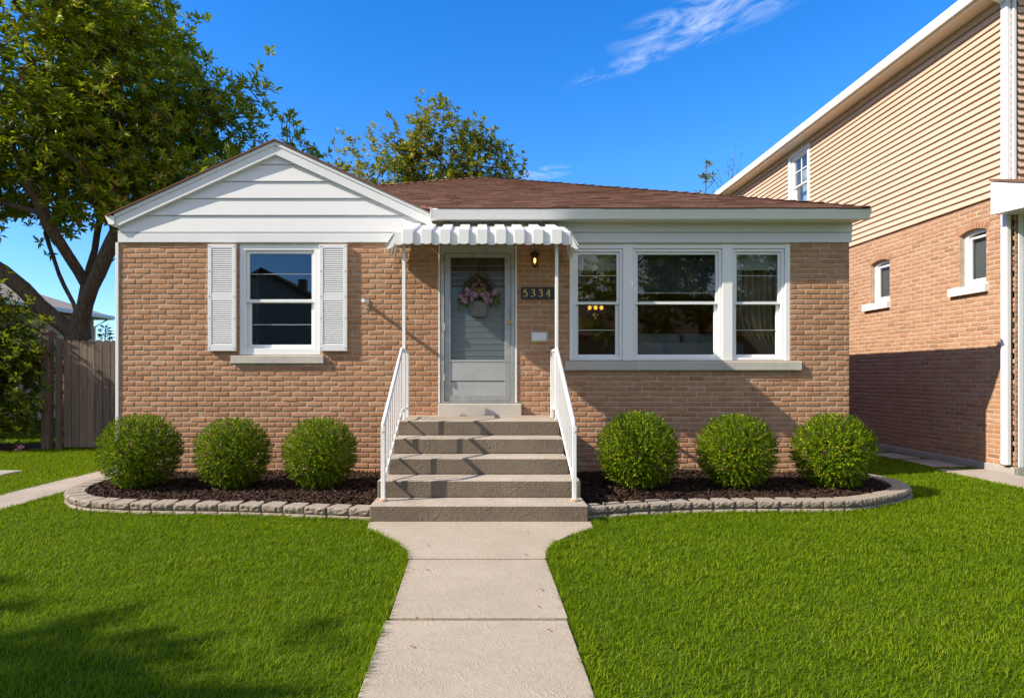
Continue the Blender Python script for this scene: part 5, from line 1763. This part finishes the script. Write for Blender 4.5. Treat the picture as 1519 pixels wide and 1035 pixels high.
for s in (-1, 1):
    n = len(b.v)
    for o in (-8.3, .4):
        b.v += [B_(ax_ + s * 7.1, 5.3, o), B_(ax_, 9.35, o), B_(ax_, 9.6, o), B_(ax_ + s * 7.1, 5.55, o)]
    b.f += [(n, n + 1, n + 2, n + 3), (n + 7, n + 6, n + 5, n + 4), (n, n + 4, n + 5, n + 1), (n + 1, n + 5, n + 6, n + 2), (n + 2, n + 6, n + 7, n + 3), (n + 3, n + 7, n + 4, n)]
b.build('roof', m_shingle, op)
MB().box(ax_ + 2.3, ax_ + 2.85, 7.5, 8.95, -2.0, -1.4, B_).build('chimney', m_brick, op)

o2 = thing('opposite_house', 'dark brick house with low hip roof across the street mirrored in the triple window', 'house')
MB().box(2.0, 23.0, 0, 3.9, 29.0, 38.0).build('wall', m_brick, o2)
b = MB(); q0, q1, q2, q3 = (1.5, -28.5, 3.8), (23.5, -28.5, 3.8), (23.5, -38.5, 3.8), (1.5, -38.5, 3.8)
b.quad(q0, q1, (18.5, -33.5, 6.6), (6.5, -33.5, 6.6)); b.quad(q2, q3, (6.5, -33.5, 6.6), (18.5, -33.5, 6.6)); b.quad(q1, q2, (18.5, -33.5, 6.6)); b.quad(q3, q0, (6.5, -33.5, 6.6)); b.quad(q3, q2, q1, q0)
b.build('roof', m_shingle, o2)

# ================================================================== fallen leaves on the walk
m_dry = mat_leaf('dry_leaf', [(0.20, 0.10, 0.045), (0.30, 0.17, 0.08), (0.16, 0.08, 0.04)], .8, .1)
rng = np.random.default_rng(66)
for i in range(10):
    y = -2.8 - rng.random() * 2.8; x = rng.choice([-1, 1]) * rng.uniform(.34, .50) - .03
    o = leaf_mesh('fallen_leaf', np.array([[0, 0, 0.0]]), np.array([[math.cos(i * 1.7), math.sin(i * 1.7), .12]]), np.array([[.1, .1, 1.0]]), np.array([.030]), np.array([.018]), m_dry, fold=.3, droop=.0)
    o.location = (x, y, 0.027)
    tag(o, 'small dry brown leaf lying on the concrete front walk', 'leaf', 'dry leaves on the front walk')
pb = thing('stone_chip', 'small grey stone chip lying on the top landing before the door', 'stone', (-0.27, -0.20, 5 * RH))
MB().prism([(-.045, 0), (.05, 0), (.03, .035), (-.01, .045)], -.03, .03).build('chip', m_found, pb, bevel=.008)

# ================================================================== grass
GRNG = np.random.default_rng(99)
def off_poly(poly, d):
    return poly
path_poly = [*WL, (-0.52, -8.6), (0.51, -8.6), *reversed(WR)]
path_poly2 = [(-0.555, -3.8), (-0.52, -9), (0.50, -9), (0.485, -3.8)]
bed_l = [(p[0], p[1]) for p in BL] + [(-4.95, 12), (-1.1, 12), (-1.1, -2.5)]
bed_r = [(p[0], p[1]) for p in BR] + [(5.05, 12), (1.0, 12), (1.0, -2.5)]
excl = [path_poly, bed_l, bed_r, [(-1.13, -2.66), (1.06, -2.66), (1.06, 1), (-1.13, 1)], [(-5.66, -6.3), (-5.10, -6.3), (-5.10, 6), (-5.66, 6)],
        [(6.80, -2.6), (12, -2.6), (12, .72), (6.80, .72)], [(6.97, .98), (7.5, .98), (7.5, 3.8), (6.97, 3.8)], [(7.55, -.2), (14, -.2), (14, 14), (7.55, 14)],
        [(-8.3, .2), (-6.77, .18), (-6.75, .52), (-8.3, .55)], [(-5.04, 0), (5.08, 0), (5.08, 14), (-5.04, 14)], [(-10.7, 2.9), (-8.6, 2.9), (-8.6, 3.9), (-10.7, 3.9)]]
def field(x0, x1, y0, y1, dens, fr=True, hmin=.03, hmax=.055, w=.0042):
    n = int((x1 - x0) * (y1 - y0) * dens)
    x = GRNG.uniform(x0, x1, n); y = GRNG.uniform(y0, y1, n)
    k = np.ones(n, bool)
    if fr:      # only the ground the lens can see, with a margin for a step to the side
        D = y + 8.6
        k &= (x > -0.80 * D - 2.4) & (x < 0.895 * D + 2.4)
    for e in excl: k &= ~inside(e, x, y)
    x, y = x[k], y[k]
    return x, y, np.full(len(x), hmin), np.full(len(x), hmax), np.full(len(x), w)
parts = [field(-6, 6.8, -6.6, -4.4, 7600, w=.0040),
         field(-7.6, 8.0, -4.4, -2.0, 5600, w=.0052, hmin=.032, hmax=.06),
         field(-10, 8.6, -2.0, 0.2, 3600, w=.0066, hmin=.035, hmax=.065),
         field(-11.5, -5.6, 0.2, 3.3, 2600, w=.008, hmin=.035, hmax=.07),
         field(-14, -5.6, 3.3, 6.0, 900, w=.011, hmin=.04, hmax=.08),
         field(5.0, 7.6, 0.2, 5.0, 2200, w=.008, hmin=.035, hmax=.065)]
def edge_tufts(line, side, n, hmin, hmax, w, spread=.05):
    L = np.array(line, float); seg = np.linalg.norm(np.diff(L, axis=0), axis=1); cs = np.concatenate([[0], np.cumsum(seg)])
    s = GRNG.random(n) * cs[-1]; k = np.clip(np.searchsorted(cs, s) - 1, 0, len(seg) - 1); f = ((s - cs[k]) / seg[k])[:, None]
    P = L[k] + (L[k + 1] - L[k]) * f; t = (L[k + 1] - L[k]) / seg[k][:, None]
    o = np.abs(GRNG.normal(0, spread, n)) * side
    return P[:, 0] - t[:, 1] * o, P[:, 1] + t[:, 0] * o, np.full(n, hmin), np.full(n, hmax), np.full(n, w)
parts += [edge_tufts([*WL, (-0.565, -3.9), (-0.55, -6.4)], -1, 2600, .045, .085, .0048),
          edge_tufts([*WR, (0.49, -3.9), (0.505, -6.4)], 1, 2600, .045, .085, .0048),
          edge_tufts(BL, 1, 3200, .04, .075, .006, .04), edge_tufts(BR, -1, 3200, .04, .075, .006, .04),
          edge_tufts([(-5.07, -2.4), (-5.07, -.9)], -1, 500, .04, .07, .006, .03), edge_tufts([(-5.71, -2.4), (-5.71, 3.0)], 1, 1500, .04, .07, .006, .03)]
gx, gy, h0, h1, gw = [np.concatenate(z) for z in zip(*parts)]
n = len(gx)
tuft = 0.5 + 0.5 * np.sin(gx * 9.1 + 2 * np.sin(gy * 6.3)) * np.sin(gy * 10.7 + 2 * np.cos(gx * 5.1))
H = (h0 + (h1 - h0) * GRNG.random(n) ** 1.3) * (0.66 + 0.36 * tuft)
th = GRNG.random(n) * 6.28 + 0.9 * np.sin(gx * 3 + gy * 2)
lean = GRNG.uniform(0.2, 1.35, n) * H
dx, dy = np.cos(th), np.sin(th)
wx, wy = -dy, dx
z0 = -0.004 + 0 * H
def row(f, wf):
    bend = f * f
    cx = gx + dx * lean * bend; cy = gy + dy * lean * bend; cz = z0 + H * (f - 0.18 * bend * (lean / H))
    return (np.stack([cx - wx * gw * wf, cy - wy * gw * wf, cz], 1), np.stack([cx + wx * gw * wf, cy + wy * gw * wf, cz], 1))
a0, b0 = row(0, .5); a1, b1 = row(.5, .46); t1, _ = row(1.0, 0)
V = np.stack([a0, b0, a1, b1, t1], 1).reshape(-1, 3)
i = np.arange(n)[:, None] * 5
fl = np.concatenate([i, i + 1, i + 3, i + 2, i + 2, i + 3, i + 4], 1).ravel()
lt = np.tile(np.array([4, 3]), n)
gob = np_mesh('grass', V, fl, lt, mat_grass(), smooth=False)
tag(gob, 'short bright green lawn', None, None, 'stuff')
del gob['label']
print('grass blades', n)
